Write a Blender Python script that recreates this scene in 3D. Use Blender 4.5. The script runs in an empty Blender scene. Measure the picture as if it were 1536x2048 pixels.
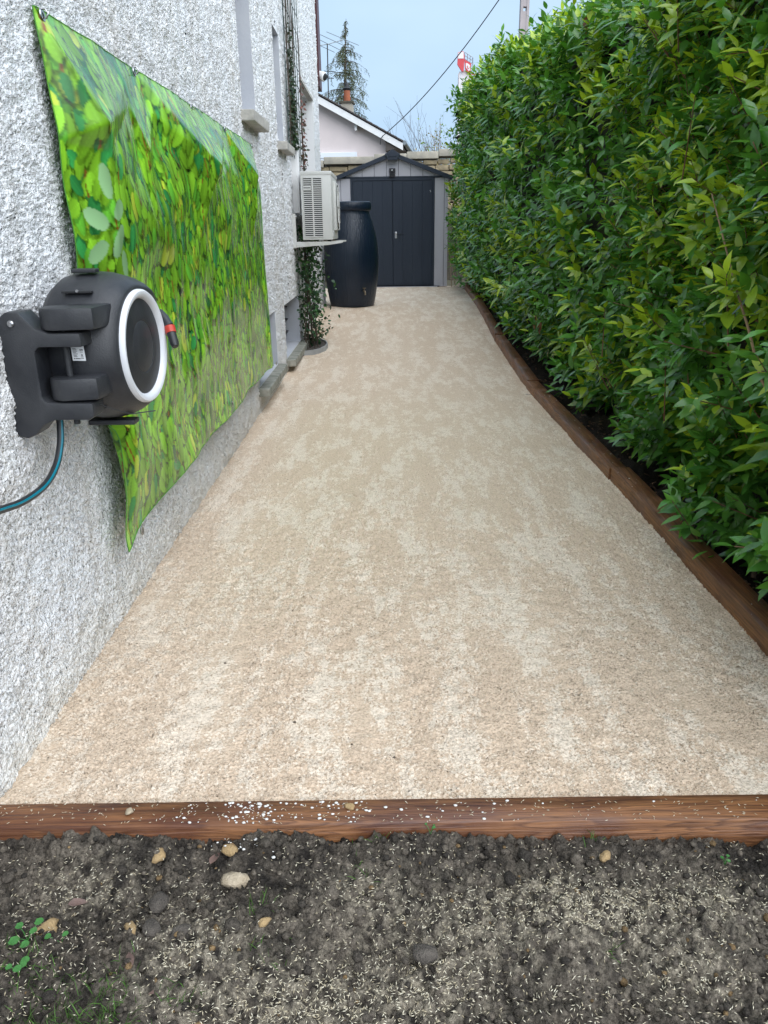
import bpy, bmesh, math, random, zlib
import numpy as np
from mathutils import Matrix, Vector
from mathutils.geometry import delaunay_2d_cdt

random.seed(7)
rng = np.random.default_rng(7)
scene = bpy.context.scene
R = math.radians

# ------------------------------------------------------------------ camera
H_CAM, F_PX = 1.1, 1540.0
PITCH, ROLL, YAW = R(20.3), R(0.75), R(0.35)
f0 = Vector((-math.sin(YAW), math.cos(YAW), 0)); r0 = Vector((math.cos(YAW), math.sin(YAW), 0)); u0 = Vector((0, 0, 1))
fw = f0 * math.cos(PITCH) - u0 * math.sin(PITCH)
uc = u0 * math.cos(PITCH) + f0 * math.sin(PITCH)
rt = r0 * math.cos(ROLL) - uc * math.sin(ROLL)
up = uc * math.cos(ROLL) + r0 * math.sin(ROLL)
cam_data = bpy.data.cameras.new('camera')
cam_data.sensor_fit = 'VERTICAL'; cam_data.sensor_height = 36.0
cam_data.lens = F_PX / 2048.0 * 36.0
cam_data.clip_start = 0.02; cam_data.clip_end = 2000
cam = bpy.data.objects.new('camera', cam_data)
mw = Matrix((rt, up, -fw)).transposed().to_4x4(); mw.translation = (0, 0, H_CAM)
cam.matrix_world = mw
scene.collection.objects.link(cam); scene.camera = cam

# ------------------------------------------------------------------ sky, sun, exposure
SUN_EL, SUN_AZ = R(50), R(138)            # azimuth measured from +Y towards +X
world = bpy.data.worlds.new('World'); scene.world = world; world.use_nodes = True
wn, wl_ = world.node_tree.nodes, world.node_tree.links
wn.clear()
w_out = wn.new('ShaderNodeOutputWorld'); w_bg = wn.new('ShaderNodeBackground')
w_sky = wn.new('ShaderNodeTexSky'); w_sky.sky_type = 'NISHITA'; w_sky.sun_disc = False
w_sky.sun_elevation = SUN_EL; w_sky.sun_rotation = SUN_AZ
w_sky.air_density = 1.0; w_sky.dust_density = 4.0; w_sky.ozone_density = 2.0
# an even cloud layer over the clear sky
w_tc = wn.new('ShaderNodeTexCoord'); w_map = wn.new('ShaderNodeMapping'); w_map.inputs['Scale'].default_value = (1, 1, 2.2)
w_noise = wn.new('ShaderNodeTexNoise'); w_noise.inputs['Scale'].default_value = 2.2; w_noise.inputs['Detail'].default_value = 4
w_cr = wn.new('ShaderNodeValToRGB')
w_cr.color_ramp.elements[0].position = 0.34; w_cr.color_ramp.elements[0].color = (3.4, 4.8, 6.5, 1)
w_cr.color_ramp.elements[1].position = 0.70; w_cr.color_ramp.elements[1].color = (4.6, 6.0, 7.3, 1)
w_mix = wn.new('ShaderNodeMix'); w_mix.data_type = 'RGBA'; w_mix.inputs['Factor'].default_value = 0.86
wl_.new(w_tc.outputs['Generated'], w_map.inputs['Vector']); wl_.new(w_map.outputs[0], w_noise.inputs['Vector'])
wl_.new(w_noise.outputs['Fac'], w_cr.inputs['Fac'])
wl_.new(w_sky.outputs[0], w_mix.inputs[6]); wl_.new(w_cr.outputs[0], w_mix.inputs[7])
wl_.new(w_mix.outputs[2], w_bg.inputs['Color']); w_bg.inputs['Strength'].default_value = 0.05
wl_.new(w_bg.outputs[0], w_out.inputs['Surface'])
sun_data = bpy.data.lights.new('sun', 'SUN'); sun_data.energy = 1.5; sun_data.angle = R(95); sun_data.color = (0.98, 0.985, 1.0)
sun = bpy.data.objects.new('sun', sun_data); scene.collection.objects.link(sun)
sd = Vector((math.sin(SUN_AZ) * math.cos(SUN_EL), math.cos(SUN_AZ) * math.cos(SUN_EL), math.sin(SUN_EL)))
sun.rotation_euler = sd.to_track_quat('Z', 'Y').to_euler(); sun.location = (3, 3, 8)
scene.view_settings.view_transform = 'Standard'; scene.view_settings.look = 'None'
scene.view_settings.exposure = 1.72; scene.view_settings.gamma = 1.0
scene.view_settings.use_curve_mapping = False
scene.render.engine = 'CYCLES'
scene.cycles.max_bounces = 6; scene.cycles.transparent_max_bounces = 8

# ------------------------------------------------------------------ helpers
COL = scene.collection

def wloc(o):
    v = Vector((0, 0, 0))
    while o is not None:
        v += o.location; o = o.parent
    return v

def tag(o, label=None, cat=None, group=None, kind=None):
    if label: o['label'] = label
    if cat: o['category'] = cat
    if group: o['group'] = group
    if kind: o['kind'] = kind
    return o

def empty(name, loc, label=None, cat=None, group=None, rz=0):
    o = bpy.data.objects.new(name, None); o.location = loc; o.rotation_euler = (0, 0, rz); o.empty_display_size = 0.1
    COL.objects.link(o); return tag(o, label, cat, group)

def link(name, me, mat=None, parent=None):
    o = bpy.data.objects.new(name, me)
    if mat is not None and len(me.materials) == 0: me.materials.append(mat)
    COL.objects.link(o)
    if parent is not None: o.parent = parent
    return o

def fastmesh(name, V, F, smooth=True, col=None, colname='col'):
    V = np.asarray(V, np.float32); F = np.asarray(F, np.int32)
    me = bpy.data.meshes.new(name)
    k = F.shape[1]
    me.vertices.add(len(V)); me.vertices.foreach_set('co', V.ravel())
    me.loops.add(F.size); me.loops.foreach_set('vertex_index', F.ravel())
    me.polygons.add(len(F)); me.polygons.foreach_set('loop_start', np.arange(0, F.size, k, dtype=np.int32))
    if smooth: me.polygons.foreach_set('use_smooth', np.ones(len(F), dtype=bool))
    if col is not None:
        a = me.color_attributes.new(colname, 'FLOAT_COLOR', 'POINT')
        c = np.ones((len(V), 4), np.float32); c[:, :3] = col
        a.data.foreach_set('color', c.ravel())
    me.update(calc_edges=True); me.validate()
    return me

def gridfaces(nr, nc):
    i = np.arange(nr * nc).reshape(nr, nc)
    return np.stack([i[:-1, :-1], i[:-1, 1:], i[1:, 1:], i[1:, :-1]], -1).reshape(-1, 4)

class MB:
    """collects simple shapes and links them as one mesh object"""
    def __init__(s): s.v = []; s.f = []
    def add(s, vs, fs):
        n = len(s.v); s.v += [tuple(v) for v in vs]; s.f += [tuple(i + n for i in f) for f in fs]; return s
    def box(s, lo, hi, bev=0.0):
        (a, b, c), (d, e, f) = lo, hi
        if bev <= 0:
            return s.add([(a,b,c),(d,b,c),(d,e,c),(a,e,c),(a,b,f),(d,b,f),(d,e,f),(a,e,f)],
                  [(0,3,2,1),(4,5,6,7),(0,1,5,4),(1,2,6,5),(2,3,7,6),(3,0,4,7)])
        bm = bmesh.new(); bmesh.ops.create_cube(bm, size=1)
        for v in bm.verts:
            v.co = Vector(((a+d)/2 + v.co.x*(d-a), (b+e)/2 + v.co.y*(e-b), (c+f)/2 + v.co.z*(f-c)))
        bmesh.ops.bevel(bm, geom=bm.edges[:], offset=bev, segments=2, profile=0.6, affect='EDGES')
        bm.verts.index_update()
        s.add([v.co for v in bm.verts], [[v.index for v in f.verts] for f in bm.faces]); bm.free(); return s
    def quad(s, a, b, c, d): return s.add([a, b, c, d], [(0, 1, 2, 3)])
    def tube(s, pts, rad, seg=8, caps=True):
        pts = [Vector(p) for p in pts]; n = len(pts)
        rads = list(rad) if hasattr(rad, '__len__') else [rad] * n
        base = len(s.v); prev = None
        for i, p in enumerate(pts):
            t = (pts[min(i+1, n-1)] - pts[max(i-1, 0)])
            if t.length < 1e-9: t = Vector((0, 0, 1))
            t.normalize()
            if prev is None:
                a = t.cross(Vector((0, 0, 1)))
                if a.length < 0.2: a = t.cross(Vector((1, 0, 0)))
            else:
                a = prev - t * prev.dot(t)
            a.normalize(); prev = a; b = t.cross(a)
            for k in range(seg):
                w = 2 * math.pi * k / seg
                s.v.append(tuple(p + (a * math.cos(w) + b * math.sin(w)) * rads[i]))
        for i in range(n - 1):
            for k in range(seg):
                s.f.append((base+i*seg+k, base+i*seg+(k+1) % seg, base+(i+1)*seg+(k+1) % seg, base+(i+1)*seg+k))
        if caps:
            s.f.append(tuple(base+k for k in range(seg))[::-1]); s.f.append(tuple(base+(n-1)*seg+k for k in range(seg)))
        return s
    def lathe(s, prof, o=(0, 0, 0), axis=(0, 0, 1), seg=32, capa=True, capb=True):
        """prof: list of (radius, height along axis)"""
        o = Vector(o); ax = Vector(axis).normalized()
        a = ax.cross(Vector((0, 0, 1)))
        if a.length < 0.2: a = ax.cross(Vector((1, 0, 0)))
        a.normalize(); b = ax.cross(a); base = len(s.v)
        for r_, h in prof:
            for k in range(seg):
                w = 2*math.pi*k/seg
                s.v.append(tuple(o + ax*h + (a*math.cos(w) + b*math.sin(w))*r_))
        for i in range(len(prof)-1):
            for k in range(seg):
                s.f.append((base+i*seg+k, base+i*seg+(k+1) % seg, base+(i+1)*seg+(k+1) % seg, base+(i+1)*seg+k))
        if capa: s.f.append(tuple(base+k for k in range(seg))[::-1])
        if capb: s.f.append(tuple(base+(len(prof)-1)*seg+k for k in range(seg)))
        return s
    def prism(s, poly, a, b, plane='XZ'):
        """extrude a 2D polygon from a to b along the axis not named in plane"""
        n = len(poly)
        mk = {'XZ': lambda p, t: (p[0], t, p[1]), 'YZ': lambda p, t: (t, p[0], p[1]), 'XY': lambda p, t: (p[0], p[1], t)}[plane]
        vs = [mk(p, a) for p in poly] + [mk(p, b) for p in poly]
        fs = [tuple(range(n))[::-1], tuple(range(n, 2*n))] + [(i, (i+1) % n, n+(i+1) % n, n+i) for i in range(n)]
        return s.add(vs, fs)
    def build(s, name, mat, parent=None, smooth=False, local=False, bevel=0.0):
        off = Vector((0, 0, 0)) if (parent is None or local) else wloc(parent)
        me = bpy.data.meshes.new(name)
        me.from_pydata([tuple(Vector(v) - off) for v in s.v], [], s.f)
        bm = bmesh.new(); bm.from_mesh(me); bmesh.ops.recalc_face_normals(bm, faces=bm.faces[:])
        if bevel > 0: bmesh.ops.bevel(bm, geom=[e for e in bm.edges if len(e.link_faces) == 2 and e.calc_face_angle(0) > 0.6], offset=bevel, segments=2, profile=0.6, affect='EDGES')
        bm.to_mesh(me); bm.free()
        if smooth:
            me.polygons.foreach_set('use_smooth', np.ones(len(me.polygons), dtype=bool))
            me.set_sharp_from_angle(angle=R(38))
        return link(name, me, mat, parent)

def share(o, name, parent, loc=(0, 0, 0), rz=0.0):
    c = o.copy(); c.name = name; COL.objects.link(c); c.parent = parent; c.location = loc; c.rotation_euler = (0, 0, rz)
    return c

def band(n, lo, hi, seed):
    """n x n tiling random field with wavelengths between 1/hi and 1/lo of the tile"""
    g = np.random.default_rng(seed).standard_normal((n, n))
    fy = np.fft.fftfreq(n, 1/n)[:, None]; fx = np.fft.rfftfreq(n, 1/n)[None]
    k = np.sqrt(fx*fx + fy*fy)
    m = np.exp(-((np.log(np.maximum(k, .5)) - math.log(math.sqrt(lo*hi))) / (0.5*math.log(hi/lo)))**2)
    m[0, 0] = 0
    t = np.fft.irfft2(np.fft.rfft2(g)*m, s=(n, n))
    return (t / t.std()).astype(np.float32)

def samp(t, u, v):
    n = t.shape[0]; x = (np.asarray(u) % 1.0)*n; y = (np.asarray(v) % 1.0)*n
    i = np.floor(x).astype(int); j = np.floor(y).astype(int); fx = x-i; fy = y-j
    i0, i1, j0, j1 = i % n, (i+1) % n, j % n, (j+1) % n
    return t[j0, i0]*(1-fx)*(1-fy) + t[j0, i1]*fx*(1-fy) + t[j1, i0]*(1-fx)*fy + t[j1, i1]*fx*fy

def sstep(a, b, x):
    t = np.clip((np.asarray(x, float)-a)/(b-a), 0, 1); return t*t*(3-2*t)

T_FINE = band(512, 60, 150, 1)     # tile ~1.4 m : 9-23 mm
T_MID = band(512, 12, 40, 2)
T_LOW = band(256, 2, 8, 3)

# ------------------------------------------------------------------ materials
def nmat(name):
    m = bpy.data.materials.new(name); m.use_nodes = True
    nt = m.node_tree; b = nt.nodes['Principled BSDF']
    return m, nt, b

def N(nt, t, **kw):
    n = nt.nodes.new(t)
    for k, v in kw.items():
        if k in n.inputs: n.inputs[k].default_value = v
        else: setattr(n, k, v)
    return n

def ramp(nt, src, stops):
    c = N(nt, 'ShaderNodeValToRGB'); e = c.color_ramp.elements
    while len(e) < len(stops): e.new(0.5)
    for i, (p, col) in enumerate(stops):
        e[i].position = p; e[i].color = (*col, 1) if len(col) == 3 else col
    nt.links.new(src, c.inputs['Fac']); return c.outputs[0]

def mixc(nt, fac, a, b, mode='MIX'):
    m = N(nt, 'ShaderNodeMix', data_type='RGBA', blend_type=mode)
    if isinstance(fac, float): m.inputs[0].default_value = fac
    else: nt.links.new(fac, m.inputs[0])
    for i, s_ in ((6, a), (7, b)):
        if isinstance(s_, tuple): m.inputs[i].default_value = (*s_, 1)
        else: nt.links.new(s_, m.inputs[i])
    return m.outputs[2]

def mathn(nt, op, a, b=None, c=None, clamp=False):
    m = N(nt, 'ShaderNodeMath', operation=op, use_clamp=clamp)
    for i, s_ in enumerate((a, b, c)):
        if s_ is None: continue
        if isinstance(s_, (int, float)): m.inputs[i].default_value = s_
        else: nt.links.new(s_, m.inputs[i])
    return m.outputs[0]

def coords(nt, kind='pos', scale=(1, 1, 1)):
    if kind == 'pos': s_ = N(nt, 'ShaderNodeNewGeometry').outputs['Position']
    else: s_ = N(nt, 'ShaderNodeTexCoord').outputs['Object']
    mp = N(nt, 'ShaderNodeMapping', Scale=scale); nt.links.new(s_, mp.inputs['Vector']); return mp.outputs[0]

def noise(nt, vec, scale, detail=3, rough=0.5, dist=0.0):
    n = N(nt, 'ShaderNodeTexNoise', Scale=scale, Detail=detail, Roughness=rough, Distortion=dist)
    nt.links.new(vec, n.inputs['Vector']); return n.outputs['Fac']

def bump(nt, b, h, strength, dist):
    n = N(nt, 'ShaderNodeBump', Strength=strength, Distance=dist); nt.links.new(h, n.inputs['Height'])
    nt.links.new(n.outputs[0], b.inputs['Normal']); return n

def simple(name, c1, c2=None, scale=20.0, rough=0.6, bs=0.0, bscale=None, metal=0.0, spec=0.5, kind='pos', stretch=(1, 1, 1), detail=4):
    m, nt, b = nmat(name); v = coords(nt, kind, stretch)
    c2 = c2 or tuple(x*0.8 for x in c1)
    nz = noise(nt, v, scale, detail, 0.6)
    nt.links.new(ramp(nt, nz, [(0.3, c1), (0.7, c2)]), b.inputs['Base Color'])
    b.inputs['Roughness'].default_value = rough; b.inputs['Metallic'].default_value = metal
    b.inputs['Specular IOR Level'].default_value = spec
    if bs > 0: bump(nt, b, noise(nt, v, bscale or scale*4, 3), bs, 0.01)
    return m

def m_roughcast():
    m, nt, b = nmat('roughcast'); p = coords(nt)
    # white throw-on render; dark specks paint the shade of its pits into the colour
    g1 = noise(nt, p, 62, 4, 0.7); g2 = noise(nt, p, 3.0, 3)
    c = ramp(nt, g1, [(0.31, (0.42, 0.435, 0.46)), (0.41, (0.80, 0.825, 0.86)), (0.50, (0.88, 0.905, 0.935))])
    tint = ramp(nt, g2, [(0.35, (0.97, 0.95, 0.93)), (0.65, (1.0, 1.0, 1.0))])
    c = mixc(nt, 1.0, c, tint, 'MULTIPLY')
    # faint run-off streaks
    stv = noise(nt, coords(nt, 'pos', (1, 7, 0.45)), 1.6, 5, 0.65)
    c = mixc(nt, 1.0, c, ramp(nt, stv, [(0.36, (0.91, 0.89, 0.86)), (0.52, (1, 1, 1))]), 'MULTIPLY')
    # splash dirt along the foot of the wall
    sep = N(nt, 'ShaderNodeSeparateXYZ'); nt.links.new(p, sep.inputs[0])
    zz = mathn(nt, 'ADD', sep.outputs[2], mathn(nt, 'MULTIPLY', noise(nt, p, 9, 4), -0.22))
    fac = mathn(nt, 'MULTIPLY', mathn(nt, 'SUBTRACT', 0.10, zz), 5.0, clamp=True)
    fac2 = mathn(nt, 'MULTIPLY', fac, 0.42)
    c = mixc(nt, fac2, c, (0.70, 0.64, 0.51))
    nt.links.new(c, b.inputs['Base Color']); b.inputs['Roughness'].default_value = 0.9; b.inputs['Specular IOR Level'].default_value = 0.2
    h = mathn(nt, 'ADD', noise(nt, p, 85, 2), mathn(nt, 'MULTIPLY', noise(nt, p, 240, 2), 0.5))
    bump(nt, b, h, 0.9, 0.012)
    return m

def m_path():
    m, nt, b = nmat('path_sand'); p = coords(nt); ps = coords(nt, 'pos', (1.0, 0.24, 1.0))
    big = noise(nt, ps, 9.0, 8, 0.74); mid = noise(nt, p, 22, 4, 0.65); fine = noise(nt, p, 150, 3, 0.7)
    pat = mathn(nt, 'ADD', big, mathn(nt, 'ADD', mathn(nt, 'MULTIPLY', mid, 0.42), mathn(nt, 'MULTIPLY', fine, 0.50)))
    fac = ramp(nt, pat, [(0.98, (0, 0, 0)), (1.22, (1, 1, 1))])
    ov = noise(nt, ps, 0.9, 2)
    base = ramp(nt, ov, [(0.3, (0.63, 0.495, 0.37)), (0.7, (0.66, 0.535, 0.41))])
    c = mixc(nt, fac, base, (0.745, 0.64, 0.52))
    g = ramp(nt, fine, [(0.32, (0.66, 0.61, 0.56)), (0.47, (1, 1, 1)), (0.66, (1.12, 1.12, 1.12))])
    c = mixc(nt, 1.0, c, g, 'MULTIPLY')
    nt.links.new(c, b.inputs['Base Color']); b.inputs['Roughness'].default_value = 0.95; b.inputs['Specular IOR Level'].default_value = 0.15
    h = mathn(nt, 'ADD', noise(nt, p, 110, 2), mathn(nt, 'MULTIPLY', noise(nt, p, 320, 2), 0.5))
    bump(nt, b, h, 0.6, 0.008)
    return m

def m_timber():
    m, nt, b = nmat('treated_timber'); o = coords(nt, 'obj')
    v = coords(nt, 'obj', (1.0, 14, 14)); v2 = coords(nt, 'obj', (2.2, 60, 60))
    oi = N(nt, 'ShaderNodeObjectInfo')
    sh = N(nt, 'ShaderNodeVectorMath', operation='ADD'); nt.links.new(v, sh.inputs[0])
    cmb = N(nt, 'ShaderNodeCombineXYZ'); nt.links.new(mathn(nt, 'MULTIPLY', oi.outputs['Random'], 30.0), cmb.inputs[0]); nt.links.new(cmb.outputs[0], sh.inputs[1])
    g1 = noise(nt, sh.outputs[0], 1.6, 3, 0.5, 0.8)
    ringv = mathn(nt, 'FRACT', mathn(nt, 'MULTIPLY', g1, 13.0))
    ring = ramp(nt, ringv, [(0.0, (0.12, 0.050, 0.022)), (0.22, (0.205, 0.090, 0.038)), (0.8, (0.26, 0.118, 0.048)), (1.0, (0.12, 0.050, 0.022))])
    fib = noise(nt, v2, 2.0, 4, 0.6)
    c = mixc(nt, 1.0, ring, ramp(nt, fib, [(0.34, (0.52, 0.47, 0.44)), (0.6, (1.12, 1.1, 1.05))]), 'MULTIPLY')
    wet = noise(nt, coords(nt, 'obj', (1, 2, 2)), 3.5, 4, 0.6)
    c = mixc(nt, mathn(nt, 'MULTIPLY', ramp(nt, wet, [(0.45, (0, 0, 0)), (0.66, (1, 1, 1))]), 0.65), c, (0.07, 0.022, 0.016))
    nt.links.new(c, b.inputs['Base Color'])
    nt.links.new(ramp(nt, wet, [(0.4, (0.55, 0.55, 0.55)), (0.65, (0.3, 0.3, 0.3))]), b.inputs['Roughness'])
    bump(nt, b, mathn(nt, 'ADD', mathn(nt, 'MULTIPLY', ringv, 0.25), fib), 0.6, 0.004)
    return m

def m_attr(name, rough=0.5, spec=0.5, trans=0.0, coat=0.0, attr='col', grain=0.0, bs=0.0, gscale=60, bd=.006):
    m, nt, b = nmat(name)
    a = N(nt, 'ShaderNodeAttribute', attribute_name=attr); c = a.outputs['Color']
    if grain > 0:
        nz = noise(nt, coords(nt), gscale, 5, 0.7)
        c = mixc(nt, 1.0, c, ramp(nt, nz, [(0.32, (1-grain,)*3), (0.68, (1+grain,)*3)]), 'MULTIPLY')
    nt.links.new(c, b.inputs['Base Color']); b.inputs['Roughness'].default_value = rough; b.inputs['Specular IOR Level'].default_value = spec
    b.inputs['Coat Weight'].default_value = coat
    if bs > 0: bump(nt, b, noise(nt, coords(nt), gscale*1.6, 5, .65), bs, bd)
    if trans > 0:
        tr = N(nt, 'ShaderNodeBsdfTranslucent'); tm = mixc(nt, 1.0, c, (1.1, 1.25, 0.45), 'MULTIPLY'); nt.links.new(tm, tr.inputs['Color'])
        mx = N(nt, 'ShaderNodeMixShader'); mx.inputs[0].default_value = trans
        nt.links.new(b.outputs[0], mx.inputs[1]); nt.links.new(tr.outputs[0], mx.inputs[2])
        nt.links.new(mx.outputs[0], nt.nodes['Material Output'].inputs['Surface'])
    return m

def m_glass(name, c=(0.05, 0.06, 0.07)):
    m, nt, b = nmat(name); b.inputs['Base Color'].default_value = (*c, 1); b.inputs['Roughness'].default_value = 0.06
    b.inputs['Specular IOR Level'].default_value = 0.8; return m

def m_ribbed():
    m, nt, b = nmat('barrel_plastic'); p = coords(nt, 'obj')
    nz = noise(nt, p, 6, 4)
    nt.links.new(ramp(nt, nz, [(0.35, (0.004, 0.012, 0.026)), (0.7, (0.009, 0.018, 0.034))]), b.inputs['Base Color'])
    b.inputs['Roughness'].default_value = 0.38; b.inputs['Specular IOR Level'].default_value = 0.5
    st = noise(nt, coords(nt, 'obj', (60, 60, 2.0)), 1.0, 3, 0.6)
    bump(nt, b, st, 0.7, 0.01)
    b.inputs['Roughness'].default_value = 0.34; return m

M = dict(
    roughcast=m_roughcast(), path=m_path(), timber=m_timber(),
    reveal=simple('smooth_painted_reveal', (0.46, 0.48, 0.53), (0.52, 0.54, 0.58), 6, 0.8, 0.1, 60),
    white_reveal=simple('white_reveal', (0.82, 0.83, 0.84), (0.78, 0.79, 0.80), 6, 0.7),
    concrete=simple('sill_concrete', (0.52, 0.50, 0.45), (0.30, 0.29, 0.27), 14, 0.85, 0.3, 70),
    ledge=simple('weathered_ledge', (0.40, 0.39, 0.34), (0.15, 0.16, 0.13), 10, 0.8, 0.4, 60, stretch=(1.0, 3, 1)),
    soil=None, glass=m_glass('window_glass'),
    white_paint=simple('white_paint', (0.80, 0.80, 0.80), (0.72, 0.72, 0.72), 8, 0.5),
    black_plastic=simple('black_plastic', (0.017, 0.019, 0.024), (0.040, 0.042, 0.047), 14, 0.45, 0.12, 300),
    dark_disc=simple('dark_disc', (0.020, 0.022, 0.026), (0.032, 0.034, 0.039), 18, 0.5, 0.1, 200),
    ring_white=simple('ring_white', (0.74, 0.76, 0.80), (0.68, 0.70, 0.74), 12, 0.45),
    hose_teal=simple('hose_teal', (0.0, 0.20, 0.28), (0.0, 0.16, 0.23), 10, 0.4),
    hose_black=simple('hose_black', (0.02, 0.022, 0.026), (0.03, 0.032, 0.036), 30, 0.45),
    red_plastic=simple('red_plastic', (0.55, 0.05, 0.03), (0.48, 0.05, 0.03), 30, 0.4),
    steel=simple('steel', (0.55, 0.55, 0.56), (0.4, 0.4, 0.42), 40, 0.3, metal=1.0),
    ac_white=simple('enamel_white', (0.62, 0.625, 0.60), (0.57, 0.575, 0.55), 5, 0.45),
    ac_dark=simple('grille_dark', (0.012, 0.013, 0.015), (0.02, 0.02, 0.022), 30, 0.7),
    bracket=simple('galvanised_white', (0.66, 0.67, 0.66), (0.52, 0.52, 0.48), 12, 0.5),
    barrel=m_ribbed(),
    brass=simple('tap_metal', (0.30, 0.24, 0.16), (0.16, 0.13, 0.10), 60, 0.4, metal=0.8),
    shed_grey=simple('shed_grey', (0.46, 0.46, 0.50), (0.42, 0.42, 0.46), 5, 0.6, 0.15, 90, stretch=(1, 1, 0.15)),
    shed_dark=simple('shed_charcoal', (0.010, 0.019, 0.036), (0.014, 0.024, 0.042), 7, 0.55, 0.2, 120, stretch=(1, 1, 0.12)),
    stone=simple('wall_stone', (0.42, 0.34, 0.21), (0.20, 0.165, 0.11), 9, 0.9, 0.6, 40),
    coping=simple('coping_stone', (0.46, 0.42, 0.34), (0.30, 0.28, 0.24), 7, 0.9, 0.4, 40),
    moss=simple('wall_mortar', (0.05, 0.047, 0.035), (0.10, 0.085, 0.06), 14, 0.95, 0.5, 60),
    pink=simple('pink_render', (0.72, 0.625, 0.61), (0.67, 0.585, 0.57), 2.5, 0.85, 0.1, 80),
    roof_tile=simple('roof_tile', (0.055, 0.05, 0.052), (0.10, 0.08, 0.075), 9, 0.8, 0.3, 30),
    red_board=simple('oxide_red_board', (0.085, 0.016, 0.020), (0.05, 0.012, 0.014), 9, 0.5),
    terracotta=simple('terracotta', (0.42, 0.13, 0.06), (0.33, 0.11, 0.06), 12, 0.8),
    zinc=simple('zinc', (0.30, 0.34, 0.36), (0.22, 0.25, 0.27), 8, 0.4, metal=0.5),
    soffit=simple('soffit_wood', (0.10, 0.085, 0.075), (0.07, 0.06, 0.055), 8, 0.8),
    dark_metal=simple('dark_metal', (0.02, 0.021, 0.025), (0.03, 0.03, 0.033), 20, 0.5, metal=0.3),
    wire=simple('green_wire', (0.03, 0.06, 0.05), (0.02, 0.045, 0.04), 30, 0.45),
    bark=simple('bark', (0.09, 0.065, 0.045), (0.05, 0.038, 0.03), 40, 0.9, 0.5, 120),
    stem=simple('reddish_stem', (0.20, 0.10, 0.05), (0.13, 0.065, 0.035), 40, 0.7),
    cane=simple('tan_cane', (0.30, 0.20, 0.11), (0.22, 0.14, 0.08), 30, 0.7),
    concrete_pole=simple('pole_concrete', (0.46, 0.40, 0.40), (0.38, 0.34, 0.34), 5, 0.85),
    crane_red=simple('crane_red', (0.62, 0.06, 0.07), (0.55, 0.05, 0.06), 2, 0.5),
    crane_white=simple('crane_white', (0.78, 0.72, 0.73), (0.72, 0.68, 0.69), 2, 0.5),
    slate=simple('pale_slate', (0.22, 0.23, 0.25), (0.30, 0.31, 0.33), 30, 0.6, 0.3, 120),
    ochre=simple('ochre_stone', (0.42, 0.29, 0.14), (0.30, 0.21, 0.11), 70, 0.85, 0.5, 260),
    pale_stone=simple('pale_stone', (0.50, 0.42, 0.31), (0.36, 0.29, 0.20), 60, 0.85, 0.5, 260),
    grey_clod=simple('grey_clod', (0.12, 0.104, 0.088), (0.062, 0.053, 0.045), 60, 0.95, 0.7, 260),
    crumb=simple('white_crumb', (0.78, 0.78, 0.76), (0.66, 0.66, 0.64), 60, 0.85),
    deadleaf=simple('dead_leaf', (0.17, 0.105, 0.085), (0.11, 0.07, 0.06), 60, 0.6),
    ground=simple('rough_ground', (0.07, 0.075, 0.04), (0.10, 0.085, 0.055), 1.3, 0.95, 0.4, 12),
    edging=simple('edging_strip', (0.36, 0.37, 0.37), (0.28, 0.29, 0.29), 12, 0.6),
    sticker=simple('sticker_white', (0.72, 0.74, 0.76), (0.68, 0.70, 0.72), 30, 0.4),
    ink=simple('ink', (0.03, 0.03, 0.035), (0.04, 0.04, 0.045), 30, 0.6),
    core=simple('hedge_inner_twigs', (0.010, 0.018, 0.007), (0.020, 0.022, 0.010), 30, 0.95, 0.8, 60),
    pale_blue=simple('shutter_pale', (0.74, 0.78, 0.84), (0.70, 0.74, 0.80), 4, 0.5),
    sticks=simple('old_sticks', (0.40, 0.32, 0.22), (0.30, 0.23, 0.15), 20, 0.8),
    leaf=m_attr('laurel_leaf', 0.27, 0.6, 0.22), leaf2=m_attr('climber_leaf', 0.45, 0.4, 0.2),
    needle=m_attr('needles', 0.7, 0.2, 0.1), seed=m_attr('seed', 0.7, 0.3), grassb=m_attr('grass_blade', 0.6, 0.3, 0.3),
    hem=simple('banner_hem', (0.12, 0.35, 0.03), (0.05, 0.2, 0.03), 8, 0.4),
    banner=m_attr('printed_vinyl', 0.24, 0.55, 0.0, coat=0.05, attr='print'), chip=m_attr('bark_chip', 0.8, 0.3, grain=0.3, bs=0.5),
    soilm=m_attr('damp_soil', 0.92, 0.25, grain=0.75, bs=1.0, gscale=140, bd=.014), clod=m_attr('soil_clod', 0.9, 0.25, grain=0.55, bs=1.0, gscale=170, bd=.010),
)

# ------------------------------------------------------------------ ground levels
def gz(Y): return 0.15 * sstep(5.5, 10.5, Y)
XR_Y = [0.5, 1.27, 3.4, 5.4, 8.0, 13.1, 14.0]; XR_X = [1.01, 1.012, 1.015, 1.0, 1.055, 1.27, 1.31]
def xr(Y): return np.interp(Y, XR_Y, XR_X)
WX = -0.805       # face of the white house

gme = MB(); gme.add([(-200, -60, -0.3), (200, -60, -0.3), (200, 400, -0.3), (-200, 400, -0.3)], [(0, 1, 2, 3)])
tag(gme.build('ground', M['ground']), kind='structure')
bk = MB(); bk.add([(-6, 10.5, 0.09), (5, 10.5, 0.09), (5, 30, 0.09), (-6, 30, 0.09)], [(0, 1, 2, 3)])
tag(bk.build('terrain', M['ground']), kind='structure')

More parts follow.
